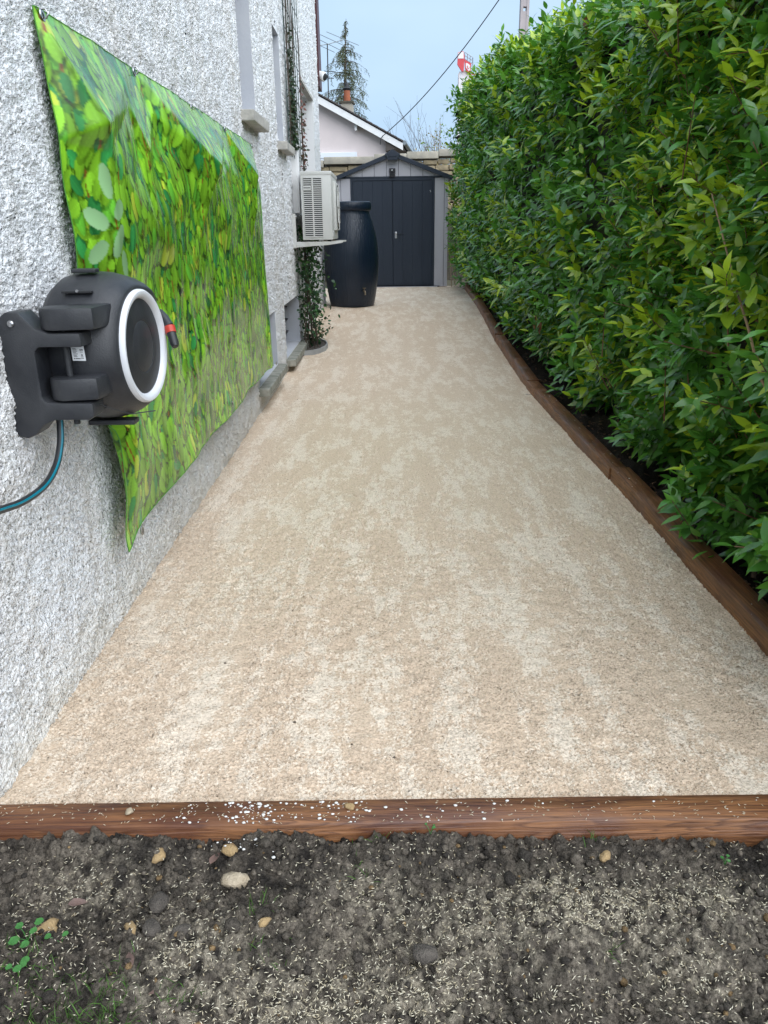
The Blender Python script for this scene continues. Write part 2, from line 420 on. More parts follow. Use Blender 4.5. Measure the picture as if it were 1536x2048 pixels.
# path
def make_path():
    Ys = [1.25]
    while Ys[-1] < 13.55: Ys.append(Ys[-1] + max(0.0036, 0.0011*Ys[-1]**2))
    Ys = np.array(Ys); nc = 372; t = np.linspace(0, 1, nc)
    left = np.where(Ys < 10.64, WX - 0.02, -2.4)
    X = left[:, None] + (xr(Ys) + 0.02 - left)[:, None]*t[None]
    Y = np.repeat(Ys[:, None], nc, 1)
    dY = np.gradient(Ys)
    amp = np.minimum(1, 0.010/dY)[:, None]
    smooth_patch = sstep(0.3, 1.3, samp(T_LOW, X/2.2, Y/5.0))           # trodden flat patches carry less grain
    rel = samp(T_FINE, X/1.0, Y/0.8)
    z = gz(Y) + amp*rel*(0.0036 - 0.0019*smooth_patch) + 0.0012*samp(T_MID, X/1.7, Y/1.7) + 0.002*samp(T_LOW, X/2.5+.3, Y/3.5)
    V = np.stack([X, Y, z], -1).reshape(-1, 3)
    me = fastmesh('path', V, gridfaces(len(Ys), nc))
    return tag(link('path', me, M['path']), kind='structure')
make_path()

def make_grit():
    n = 15000; Y = 1.265 + 5.2*rng.random(n)**2.2; X = WX + .01 + (xr(Y) - WX - .02)*rng.random(n)
    clump = samp(T_LOW, X/1.1+.2, Y/1.6) + .6*samp(T_MID, X/1.2, Y/1.2); k = rng.random(n) < np.clip(.30 + .35*clump, .05, 1); X, Y = X[k], Y[k]; n = len(X)
    s_ = rng.uniform(.0009, .0024, n)*(1 + 1.2*(rng.random(n) < .04)); t = np.array([(1, 0, 0), (-1, 0, 0), (0, 1, 0), (0, -1, 0), (0, 0, .7), (0, 0, -.7)])
    V = np.stack([X, Y, gz(Y) + .0022 + .002*samp(T_LOW, X/2.5+.3, Y/3.5)], -1)[:, None] + t[None]*s_[:, None, None]*rng.uniform(.6, 1.3, (n, 6, 1)) + rng.normal(0, .0003, (n, 6, 3))
    Ft = np.array([(0, 2, 4), (2, 1, 4), (1, 3, 4), (3, 0, 4), (2, 0, 5), (1, 2, 5), (3, 1, 5), (0, 3, 5)]); F = (Ft[None] + (np.arange(n)*6)[:, None, None]).reshape(-1, 3)
    r_ = rng.random((n, 1)); c = (1-r_)*np.array([.44, .33, .23]) + r_*np.array([.78, .70, .58]); dk = rng.random(n) < .025; c[dk] = (.10, .08, .06)
    tag(link('grit', fastmesh('grit', V.reshape(-1, 3), F, smooth=False, col=np.repeat(c, 6, 0)), M['seed']), 'loose pale grit lying on the sandy path', 'grit', kind='stuff')
make_grit()

# bare soil in front of the timber
def soil_h(X, Y):
    h = -0.025 + 0.010*samp(T_LOW, X/1.6, Y/1.6) + 0.0042*samp(T_MID, X/0.9, Y/0.9) + 0.0028*np.maximum(samp(T_FINE, X/1.1, Y/1.1), -1.2) + 0.0016*samp(T_FINE, X/.62+.3, Y/.62)
    return h + 0.008*sstep(1.05, 1.17, Y)
SEED_SPOTS = ((.42, 1.03, .14, .035, .75), (.14, 1.02, .12, .05, .55), (.30, .985, .12, .03, .7), (.02, .92, .16, .05, .35), (-.33, .93, .06, .05, .75), (-.12, .85, .2, .04, .8), (.48, .90, .08, .05, .55), (-.55, 1.09, .08, .04, .5), (.28, 1.06, .04, .03, .7), (-.05, 1.06, .05, .03, .6), (.58, 1.02, .05, .03, .6))
def make_soil():
    xs = np.arange(-0.83, 1.5, 0.0036); ys = np.concatenate([np.arange(-1.6, .62, .08), np.arange(0.62, 1.196, 0.0036)])
    X, Y = np.meshgrid(xs, ys)
    z = soil_h(X, Y)
    v = np.clip(0.5 + 0.28*samp(T_MID, X/1.3+.2, Y/1.3) + 0.2*samp(T_LOW, X/1.2+.6, Y/1.2), 0, 1)[..., None]
    col = (1-v)*np.array([0.043, 0.037, 0.032]) + v*np.array([0.185, 0.157, 0.126])
    for (px, py, sx_, sy, a) in SEED_SPOTS:
        w_ = (a*1.0*np.exp(-((X-px)/(sx_*1.4))**2 - ((Y-py)/(sy*1.6))**2)*np.clip(.6+.5*samp(T_MID, X/.8, Y/.8), 0, 1.2))[..., None]
        w_ = np.clip(w_, 0, .8); col = col*(1-w_) + w_*np.array([.50, .44, .34])
    me = fastmesh('soil', np.stack([X, Y, z], -1).reshape(-1, 3), gridfaces(len(ys), len(xs)), col=col.reshape(-1, 3))
    o = tag(link('terrain', me, M['soilm']), kind='structure'); o.name = 'soil_ground'
make_soil()

# bed under the hedge
def make_bed():
    Ys = np.linspace(1.215, 13.7, 260); Xs = np.linspace(0, 1, 40)
    Y, t = np.meshgrid(Ys, Xs, indexing='ij'); X = xr(Y) + 0.03 + 1.3*t
    z = gz(Y) - 0.02 + 0.018*samp(T_MID, X/1.2, Y/1.2) + 0.02*samp(T_LOW, X/2, Y/2)
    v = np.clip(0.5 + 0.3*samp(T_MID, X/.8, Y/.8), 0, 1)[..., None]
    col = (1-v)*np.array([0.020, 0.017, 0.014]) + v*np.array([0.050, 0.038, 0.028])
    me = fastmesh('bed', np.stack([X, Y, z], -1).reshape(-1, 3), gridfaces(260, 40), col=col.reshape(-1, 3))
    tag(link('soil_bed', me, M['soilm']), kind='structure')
make_bed()

# ------------------------------------------------------------------ white house
house = empty('white_house', (WX, 5, 0), 'white roughcast house with recessed windows lining the sandy path', 'house')
OPEN = [  # name, y0, y1, z0, z1, reveal depth
    ('tall', 4.89, 5.39, 1.735, 2.60, 0.24), ('mid', 6.43, 6.80, 1.72, 2.49, 0.24), ('door', 8.37, 9.75, 1.25, 2.48, 0.28),
    ('base1', 4.86, 5.72, 0.16, 0.54, 0.26), ('base2', 6.26, 7.32, 0.115, 0.53, 0.26)]
def house_wall():
    YN = 3.62
    b = MB(); b.quad((WX, YN, 3.88), (WX, 10.6, 3.88), (WX, 10.6, 5.2), (WX, YN, 5.2))
    b.quad((WX, 10.6, -.3), (-8, 10.6, -.3), (-8, 10.6, 5.2), (WX, 10.6, 5.2))
    b.quad((WX, -2, 2.09), (WX, YN, 2.09), (WX, YN, 5.2), (WX, -2, 5.2))
    b.quad((WX, -2, -.3), (WX, 1.11, -.3), (WX, 1.11, 2.09), (WX, -2, 2.09))
    b.quad((-8, -2, -.3), (WX, -2, -.3), (WX, -2, 5.2), (-8, -2, 5.2))
    b.quad((-8, 10.6, -.3), (-8, -2, -.3), (-8, -2, 5.2), (-8, 10.6, 5.2))
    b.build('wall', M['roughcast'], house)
    # the wall face carries its thrown-on grains as real relief
    def face(yy, zz, tile_a, tile_b, amp):
        Y, Z = np.meshgrid(yy, zz)
        rel = np.clip(samp(T_FINE, Y/tile_a, Z/tile_a)*0.75 + samp(T_FINE, Y/tile_b+.37, Z/tile_b+.11)*0.6, -1.9, 1.9)
        rel = np.where(rel > 0, rel, rel*1.35)
        X = WX + amp*rel + 0.002*samp(T_MID, Y/2.5, Z/2.5)
        F = gridfaces(len(zz), len(yy)); cy = (Y[:-1, :-1]+Y[1:, 1:]).ravel()/2; cz = (Z[:-1, :-1]+Z[1:, 1:]).ravel()/2
        keep = np.ones(len(F), bool)
        for o in OPEN: keep &= ~((cy > o[1]) & (cy < o[2]) & (cz > o[3]) & (cz < o[4]))
        for o in OPEN:   # the arrises of the openings stay straight
            near = (Y > o[1]-.012) & (Y < o[2]+.012) & (Z > o[3]-.012) & (Z < o[4]+.012); X[near] = WX
        me = fastmesh('wall_face', np.stack([X, Y, Z], -1).reshape(-1, 3) - np.array(house.location), F[keep])
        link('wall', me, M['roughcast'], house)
    face(np.append(np.arange(1.1, YN-.003, .0066), YN), np.append(np.arange(-.06, 2.097, .0045), 2.1), 1.0, 1.7, .0027)
    def cuts(a0, a1, step, ks, tol):
        c = [a0]
        while c[-1] < a1: c.append(c[-1] + step(c[-1]))
        e = sorted({o[k] for o in OPEN for k in ks if a0 < o[k] < a1})
        return np.array(sorted([q for q in c if q < a1-tol and all(abs(q-x) > tol for x in e)] + e + [a1]))
    face(cuts(YN, 6.6, lambda y: .00040*y*y, (1, 2), .003), cuts(-.06, 2.75, lambda z: .0062, (3, 4), .003), 1.05, 1.6, .0036)
    face(cuts(6.6, 10.6, lambda y: .00040*y*y, (1, 2), .003), cuts(-.06, 3.9, lambda z: .0105, (3, 4), .003), 1.5, 2.2, .0046)
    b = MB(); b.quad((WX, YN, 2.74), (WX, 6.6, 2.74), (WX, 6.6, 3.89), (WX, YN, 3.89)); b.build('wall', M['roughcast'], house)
    # roof, out of the frame
    rf = MB(); ridge = -4.4
    rf.add([(WX+.35, -2.4, 5.15), (WX+.35, 11, 5.15), (ridge, 11, 7.4), (ridge, -2.4, 7.4), (-8.35, -2.4, 5.15), (-8.35, 11, 5.15)],
           [(0, 1, 2, 3), (3, 2, 5, 4), (0, 3, 4), (1, 5, 2), (0, 4, 5, 1)])
    rf.build('roof', M['roof_tile'], house)
    # dark red verge at the far corner
    vb = MB(); vb.prism([(10.63, 2.72), (11.02, 2.72), (11.02, 2.98), (10.80, 5.15), (10.61, 5.15)], WX-0.10, WX+0.022, 'YZ')
    vb.build('verge_board', M['red_board'], house)
house_wall()
def house_window(i, kind, y0, y1, z0, z1, dep):
    w = empty('window', (0, (y0+y1)/2 - house.location.y, z0)); w.parent = house
    xi = WX - dep; q = MB()
    q.quad((WX, y0, z0), (xi, y0, z0), (xi, y0, z1), (WX, y0, z1)); q.quad((WX, y1, z0), (WX, y1, z1), (xi, y1, z1), (xi, y1, z0))
    q.quad((WX, y0, z1), (xi, y0, z1), (xi, y1, z1), (WX, y1, z1)); q.quad((WX, y0, z0), (WX, y1, z0), (xi, y1, z0), (xi, y0, z0))
    q.build('reveal', M['white_reveal'] if kind == 'door' else M['reveal'], w)
    f = MB(); t = 0.05
    for a, b_, c, d in ((y0, y0+t, z0, z1), (y1-t, y1, z0, z1), (y0+t, y1-t, z0, z0+t), (y0+t, y1-t, z1-t, z1)):
        f.box((xi-0.03, a, c), (xi+0.02, b_, d))
    if y1-y0 > 0.45 and kind != 'base': f.box((xi-0.03, (y0+y1)/2-.025, z0+t), (xi+.02, (y0+y1)/2+.025, z1-t))
    f.build('frame', M['white_paint'], w)
    g = MB(); g.quad((xi-.004, y0, z0), (xi-.004, y1, z0), (xi-.004, y1, z1), (xi-.004, y0, z1)); g.build('pane', M['glass'], w)
    if kind == 'tall': MB().box((WX-0.2, y0-0.06, z0-0.062), (WX+0.076, y1+0.04, z0-0.004), 0.006).build('sill', M['concrete'], w)
    if kind == 'mid': MB().box((WX-0.2, y0-0.05, z0-0.062), (WX+0.072, y1+0.13, z0-0.004), 0.006).build('sill', M['concrete'], w)
    if kind == 'door':
        MB().box((WX-0.2, y0-0.03, z0-0.05), (WX+0.04, y1+0.03, z0-0.003), 0.005).build('sill', M['white_reveal'], w)
        MB().box((WX-0.05, y0, z1-0.035), (WX+0.006, y1, z1-0.004)).build('lintel_edge', M['concrete'], w)
    if kind == 'base1': MB().box((WX-0.2, 4.79, 0.105), (WX+0.068, 5.77, 0.157), 0.008).build('ledge', M['ledge'], w)
    if kind == 'base2':
        MB().box((WX-0.2, 6.36-.14, 0.055), (WX+0.075, 7.38, 0.111), 0.008).build('ledge', M['ledge'], w)
        for k in range(3):
            zc = 0.20 + 0.11*k
            s = MB().prism([(y0+.02, zc), (y1-.02, zc), (y1-.02, zc+.012), (y0+.02, zc+.012)], WX-.150, WX-.105, 'YZ'); s.build('grille_bar', M['dark_metal'], w)
for i, o in enumerate(OPEN): house_window(i, *o)

# security lamp at the corner
lamp = empty('outdoor_lamp', (WX, 10.74, 2.78), 'small white outdoor lamp at the far upper corner of the white house', 'lamp')
MB().lathe([(0.02, 0), (0.05, 0.01), (0.055, 0.09), (0.045, 0.1)], (WX+0.0, 10.72, 2.86), (0.6, -0.3, -0.2), 16).build('body', M['white_paint'], lamp, True)
MB().lathe([(0.04, 0.1), (0.035, 0.115), (0.01, 0.122)], (WX+0.0, 10.72, 2.86), (0.6, -0.3, -0.2), 16).build('lens', M['ac_dark'], lamp, True)

# ------------------------------------------------------------------ timber edging
def timber(name_pts, wid, z0, z1, label, jit=0.0005, lift=(0, 0)):
    (xa, ya), (xb, yb) = name_pts
    L = math.hypot(xb-xa, yb-ya); n = max(8, int(L/0.06)); bv = 0.0035
    prof = [(0, z0), (0, z1-bv), (0.002, z1-bv*.4), (bv, z1), (wid-bv, z1), (wid-.002, z1-bv*.4), (wid, z1-bv), (wid, z0)]
    k = len(prof); V = []; r_ = random.Random(zlib.crc32(label.encode()))
    for i in range(n+1):
        x = L*i/n
        for (py, pz) in prof:
            V.append((x, -py + r_.uniform(-jit, jit), pz + r_.uniform(-jit, jit)*0.7))
    F = [(i*k+j, (i+1)*k+j, (i+1)*k+j+1, i*k+j+1) for i in range(n) for j in range(k-1)]
    F += [tuple(range(k)), tuple(n*k+j for j in range(k))[::-1]]
    me = bpy.data.meshes.new('timber'); me.from_pydata(V, [], F)
    bm = bmesh.new(); bm.from_mesh(me); bmesh.ops.recalc_face_normals(bm, faces=bm.faces[:]); bm.to_mesh(me); bm.free()
    me.polygons.foreach_set('use_smooth', np.ones(len(me.polygons), dtype=bool)); me.set_sharp_from_angle(angle=R(50))
    o = link('edging_timber', me, M['timber'])
    o.location = (xa, ya, lift[0]); o.rotation_euler = (0, -math.atan2(lift[1]-lift[0], L), math.atan2(yb-ya, xb-xa))
    return tag(o, label, 'timber', 'timbers edging the path')
timber(((WX-0.0, 1.259), (1.16, 1.272)), 0.070, -0.11, 0.013, 'brown timber across the front of the path, strewn with seed and white crumbs')
def rtim(ya, yb, label, h=0.05, dx=0.0, wid=0.085, dz=0.0):
    timber(((float(xr(ya))+dx, ya), (float(xr(yb))+dx, yb)), wid, -0.12, h, label, lift=(float(gz(ya))+dz, float(gz(yb))+dz))
rtim(1.276, 3.365, 'brown timber along the hedge closest to the soil, with bird-dropping specks', 0.060, 0.004)
rtim(3.372, 5.50, 'dark wet reddish timber along the hedge, second from the front corner', 0.054, -0.004)
rtim(5.507, 7.55, 'brown timber along the hedge, third from the front corner', 0.060, 0.003)
rtim(7.557, 10.3, 'brown timber along the hedge level with the barrel, fourth from the front', 0.072)
rtim(10.307, 13.1, 'paler timber along the hedge ending near the shed', 0.085)

# ------------------------------------------------------------------ laurel hedge
hedge = empty('laurel_hedge', (1.6, 7, 0.1), 'tall dense glossy green laurel hedge along the path', 'hedge')
HT_Y = [0.8, 3, 6, 8, 10, 12.5, 14]; HT_Z = [2.40, 2.42, 2.50, 2.74, 2.98, 3.14, 3.2]
def hedge_pt(Y, s):
    """s 0..1 up the face, 1..1.35 over the top; returns point and outward normal"""
    zt = np.interp(Y, HT_Y, HT_Z); g = gz(Y)
    face = np.interp(Y, [0.8, 2.0, 3.0, 4.5, 6, 9, 13], [1.06, 1.10, 1.17, 1.19, 1.17, 1.16, 1.12])
    t = np.clip(s, 0, 1)
    z = g + 0.06 + t*(zt-0.06-g)
    zr = z-g
    X = face + (0.16 + 0.17*sstep(6, 11, Y))*np.clip(1-zr/0.55, 0, 1)**1.4 - 0.05*np.sin(np.clip(zr/1.8, 0, 1)*math.pi) + 0.26*np.clip((t-0.86)/0.14, 0, 1)**2.2
    X = X + 0.075*samp(T_LOW, Y/2.6, z/2.6) + 0.035*samp(T_LOW, Y/0.9+.4, z/0.9)
    over = np.clip(s-1, 0, 1)
    X = X + over*2.2
    nx = -np.ones_like(X); nz = 0.15 + 2.0*np.clip((t-0.84)/0.16, 0, 1) - 0.5*np.clip(1-zr/0.4, 0, 1); nx = np.where(over > 0, -0.1, nx)
    nn = np.stack([nx, 0*nx, nz], -1); nn /= np.linalg.norm(nn, axis=-1, keepdims=True)
    return np.stack([X, Y, z + 0.05*samp(T_LOW, Y/1.5, X/1.5)*(t > .9)], -1), nn

LT_X = np.array([0, .10, .10, .10, .30, .30, .30, .55, .55, .55, .80, .80, .80, 1.0]); 
LT_S = np.array([0, -.46, 0, .46, -.98, 0, .98, -.95, 0, .95, -.50, 0, .50, 0])
LT_F = [(0, 1, 2), (0, 2, 3)]
for a in (1, 4, 7):
    LT_F += [(a, a+3, a+4), (a, a+4, a+1), (a+1, a+4, a+5), (a+1, a+5, a+2)]
LT_F += [(10, 13, 11), (11, 13, 12)]
LT_F = np.array(LT_F)
def norm(a): return a/np.maximum(np.linalg.norm(a, axis=-1, keepdims=True), 1e-9)
def leaf_verts(P, D, Nn, L, W, curl, fold, wave):
    """many leaves at once -> (n,14,3)"""
    S = np.cross(Nn, D)
    x = LT_X[None]*L[:, None]
    y = LT_S[None]*(W*0.5)[:, None]
    zz = (fold[:, None]*np.abs(LT_S)[None] - curl[:, None]*LT_X[None]**2)*L[:, None]*1.0 + wave[:, None]*np.sin(LT_X*9)[None]*LT_S[None]*L[:, None]
    x = x*(1 - 0.12*curl[:, None]*LT_X[None]**2)
    return P[:, None]+x[..., None]*D[:, None]+y[..., None]*S[:, None]+zz[..., None]*Nn[:, None]

def make_hedge():
    def shoots(n, ylo, yhi, slo, shi):
        Y = rng.uniform(ylo, yhi, n); s = rng.uniform(slo, shi, n); return Y, s
    A = [shoots(3600, 0.95, 4.2, 0, 1.02), shoots(2500, 4.2, 13.6, 0, 1.03), shoots(850, 4.5, 13.5, 0.9, 1.12), shoots(220, 1, 13.2, 1.0, 1.35)]
    Y = np.concatenate([a[0] for a in A]); s = np.concatenate([a[1] for a in A]); n = len(Y)
    B, Nm = hedge_pt(Y, s)
    depth = rng.beta(1.2, 2.6, n)*0.30 - 0.03
    age = rng.uniform(0, 1, n)
    sd_ = norm(Nm*0.72 + np.array([0, -0.10, 0.52]) + rng.normal(0, 0.28, (n, 3)))
    long = 0.14 + 0.10*rng.random(n)
    long = np.where((s > 0.93), long + 0.10*rng.random(n), long)      # upright shoots along the top
    tip = B - Nm*depth[:, None]
    root = tip - sd_*long[:, None]
    K = 8; leaves = []; 
    near = Y < 4.5
    youth = np.clip(0.5*samp(T_LOW, Y/3.0+.15, B[:, 2]/3.0) + 0.28 + 0.55*np.exp(-((Y-2.4)/1.2)**2-((B[:, 2]-1.15)/0.7)**2) + 0.35*(s > .95), 0, 1)
    young = (rng.random(n) < 0.05 + 0.58*youth*(depth < 0.14))
    e1 = norm(np.cross(sd_, np.array([0.3, 0.2, 0.9]))); e2 = np.cross(sd_, e1)
    ph0 = rng.uniform(0, 6.28, n)
    PP, DD, NN, LL, WW, CC, tipness = [], [], [], [], [], [], []
    for k in range(K):
        f = 0.15 + 0.85*k/(K-1)
        ph = ph0 + k*2.39996 + rng.normal(0, .25, n)
        rad = e1*np.cos(ph)[:, None] + e2*np.sin(ph)[:, None]
        splay = 1.0 - 0.55*f**2
        D = norm(sd_*(0.35 + 0.5*f**2) + rad*splay + np.array([-0.18, -0.05, -0.20 - 0.12*(1-f)]) + rng.normal(0, .12, (n, 3)))
        Nn = sd_*0.7 + np.array([-0.15, -0.15, 0.75]) + rng.normal(0, .16, (n, 3))
        Nn = norm(Nn - D*np.sum(Nn*D, -1, keepdims=True))
        L = (0.072 + 0.046*rng.random(n))*np.where(near, .86, 1.15)*(1.0 - 0.28*f**3)
        keep = rng.random(n) < 0.93
        PP.append((root + sd_*(long*f)[:, None])[keep]); DD.append(D[keep]); NN.append(Nn[keep]); LL.append(L[keep])
        WW.append((L*(0.335 + 0.08*rng.random(n)))[keep])
        yg = np.where(young, 1.0, 0.12*rng.random(n))*(0.35 + 0.65*f)
        CC.append(np.stack([yg, rng.random(n), depth, np.arange(n)], -1)[keep])
    P = np.concatenate(PP); D = np.concatenate(DD); Nn = np.concatenate(NN); L = np.concatenate(LL); W = np.concatenate(WW); C = np.concatenate(CC)
    n = len(P)
    curl = rng.normal(0.18, 0.16, n); fold = rng.uniform(0.01, 0.055, n); wave = rng.normal(0, 0.010, n)
    y, r1 = C[:, 0:1], C[:, 1:2]
    dark = np.array([0.045, 0.145, 0.030]); mid = np.array([0.105, 0.31, 0.044]); yel = np.array([0.38, 0.51, 0.030])
    col = dark*(1-r1) + mid*r1
    col = col*(1-y) + yel*y*(0.75+0.4*r1)
    V = leaf_verts(P, D, Nn, L, W, curl, fold, wave)
    # which leaves show largest: in the frame, outermost, near the camera
    rel = P + D*(L*0.5)[:, None] - np.array([0, 0, H_CAM]); 
    zc = rel @ np.array(fw); px = 768 + F_PX*(rel @ np.array(rt))/zc; py = 1024 - F_PX*(rel @ np.array(up))/zc
    sc = np.where((zc > .2) & (px > 20) & (px < 1510) & (py > 15) & (py < 2030), L/np.maximum(zc, .1), 0) * (1.25 - 4.0*np.clip(C[:, 2], 0, .25)) * (0.6+np.clip(-Nn@norm(rel.mean(0)*0+np.array([0.3, .9, -.1])), 0, 1))
    pick = np.argsort(-sc)[:300]
    mask = np.ones(n, bool); mask[pick] = False
    # single leaves as parts
    tones = 5; protos = []
    for tdx in range(tones):
        ty = [0.02, 0.10, 0.35, 0.65, 0.95][tdx]; c0 = (dark*0.4+mid*0.6)*(1-ty) + yel*ty*0.95
        for cu, fo in ((0.10, 0.03), (0.32, 0.045)):
            v = leaf_verts(np.zeros((1, 3)), np.array([[1., 0, 0]]), np.array([[0, 0, 1.]]), np.ones(1), np.array([0.385]), np.array([cu]), np.array([fo]), np.array([0.012]))[0]
            me = fastmesh('leaf', v, LT_F, col=np.repeat(c0[None], 14, 0)); me.materials.append(M['leaf']); protos.append(me)
    hl = Vector(hedge.location)
    for i in pick:
        tdx = min(tones-1, int(np.argmin(np.abs(np.array([0.02, 0.10, 0.35, 0.65, 0.95]) - y[i, 0]))))
        o = bpy.data.objects.new('leaf', protos[tdx*2 + (1 if curl[i] > 0.2 else 0)]); COL.objects.link(o); o.parent = hedge
        d = Vector(D[i]); nn = Vector(Nn[i]); s_ = nn.cross(d)
        m4 = Matrix((d*L[i], s_*L[i]*float(W[i]/L[i]/0.385), nn*L[i])).transposed().to_4x4(); m4.translation = Vector(P[i]) - hl
        o.matrix_basis = m4
    Vm = V[mask]; nm = len(Vm)
    F = (LT_F[None] + (np.arange(nm)*14)[:, None, None]).reshape(-1, 3)
    me = fastmesh('foliage', Vm.reshape(-1, 3) - np.array(hedge.location), F, col=np.repeat(col[mask], 14, 0))
    o = link('foliage', me, M['leaf'], hedge); o['kind'] = 'stuff'
    # twigs carrying the outer shoots
    tw = MB()
    idx = [i for i in range(len(root)) if Y[i] < 5 and depth[i] < 0.10][:700]
    for i in idx: tw.tube([root[i]-sd_[i]*0.08, root[i], tip[i]], [0.0028, 0.0024, 0.0014], 4, False)
    t_ = tw.build('twigs', M['stem'], hedge); t_['kind'] = 'stuff'
    # inner mass of old wood and shaded leaves
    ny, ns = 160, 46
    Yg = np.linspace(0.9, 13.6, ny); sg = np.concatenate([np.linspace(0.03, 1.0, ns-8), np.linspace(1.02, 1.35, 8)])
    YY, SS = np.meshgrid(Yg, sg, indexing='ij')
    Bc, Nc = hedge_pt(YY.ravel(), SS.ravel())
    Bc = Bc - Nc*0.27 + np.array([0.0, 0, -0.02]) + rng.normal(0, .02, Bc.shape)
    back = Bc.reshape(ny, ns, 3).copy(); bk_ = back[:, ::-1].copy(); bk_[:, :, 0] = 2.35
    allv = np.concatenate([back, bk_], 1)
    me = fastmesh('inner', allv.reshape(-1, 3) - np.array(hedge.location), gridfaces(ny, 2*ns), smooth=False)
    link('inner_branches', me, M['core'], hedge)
    sb = MB(); sb.tube([(1.02, 2.60, 1.185), (1.015, 2.45, 1.05), (1.01, 2.29, 0.905), (1.005, 2.18, 0.82), (1.02, 2.10, 0.70), (1.12, 2.06, 0.55)], [0.0022, 0.003, 0.0036, 0.004, 0.0045, 0.005], 6)
    x = sb.build('bare_stem', M['cane'], hedge, True); x['label'] = 'long bare tan stem in front of the leaves'
    # brown dead leaves hanging in the hedge
    for (px_, py_, pz_) in ((1.16, 5.05, 2.22), (1.12, 5.9, 0.47), (1.15, 5.85, 0.44)):
        v = leaf_verts(np.array([[px_, py_, pz_]]), norm(np.array([[-.3, -.2, -.9]])), norm(np.array([[-.8, -.5, .35]])), np.array([.11]), np.array([.045]), np.array([.3]), np.array([.05]), np.array([.02]))[0]
        me = fastmesh('leaf', v - np.array(hedge.location), LT_F, col=np.repeat([[0.16, 0.06, 0.02]], 14, 0)); o = link('leaf', me, M['leaf'], hedge); o['label'] = 'brown withered leaf'
make_hedge()

# bark chips on the bed
def make_chips():
    n = 2600; Y = 1.3 + 11.5*rng.random(n)**1.7; X = xr(Y) + 0.09 + rng.random(n)**1.3*0.42
    Z = gz(Y) - 0.02 + 0.018*samp(T_MID, X/1.2, Y/1.2) + 0.02*samp(T_LOW, X/2, Y/2) + 0.006
    L = rng.uniform(0.010, 0.034, n); Wd = L*rng.uniform(.25, .55, n); Th = rng.uniform(.002, .005, n)
    a = rng.uniform(0, 6.28, n); tl = rng.normal(0, .35, n)
    D = np.stack([np.cos(a)*np.cos(tl), np.sin(a)*np.cos(tl), np.sin(tl)], -1); S = norm(np.cross(np.array([0, 0, 1.]), D)); U = np.cross(D, S)
    cr = np.array([(-.5, -.5, -.5), (.5, -.4, -.5), (.55, .45, -.5), (-.45, .5, -.5), (-.5, -.45, .5), (.45, -.4, .5), (.5, .4, .5), (-.5, .45, .5)])
    V = np.stack([X, Y, Z], -1)[:, None] + cr[None, :, 0:1]*L[:, None, None]*D[:, None] + cr[None, :, 1:2]*Wd[:, None, None]*S[:, None] + cr[None, :, 2:3]*Th[:, None, None]*U[:, None]
    Fq = np.array([(0, 3, 2, 1), (4, 5, 6, 7), (0, 1, 5, 4), (1, 2, 6, 5), (2, 3, 7, 6), (3, 0, 4, 7)])
    F = (Fq[None] + (np.arange(n)*8)[:, None, None]).reshape(-1, 4)
    r_ = rng.random((n, 1)); col = (1-r_)*np.array([0.035, 0.022, 0.015]) + r_*np.array([0.17, 0.095, 0.055])
    me = fastmesh('chips', V.reshape(-1, 3), F, smooth=False, col=np.repeat(col, 8, 0))
    tag(link('bark_chips', me, M['chip']), 'brown bark chips lying on the dark bed under the hedge', 'bark chips', kind='stuff')
make_chips()

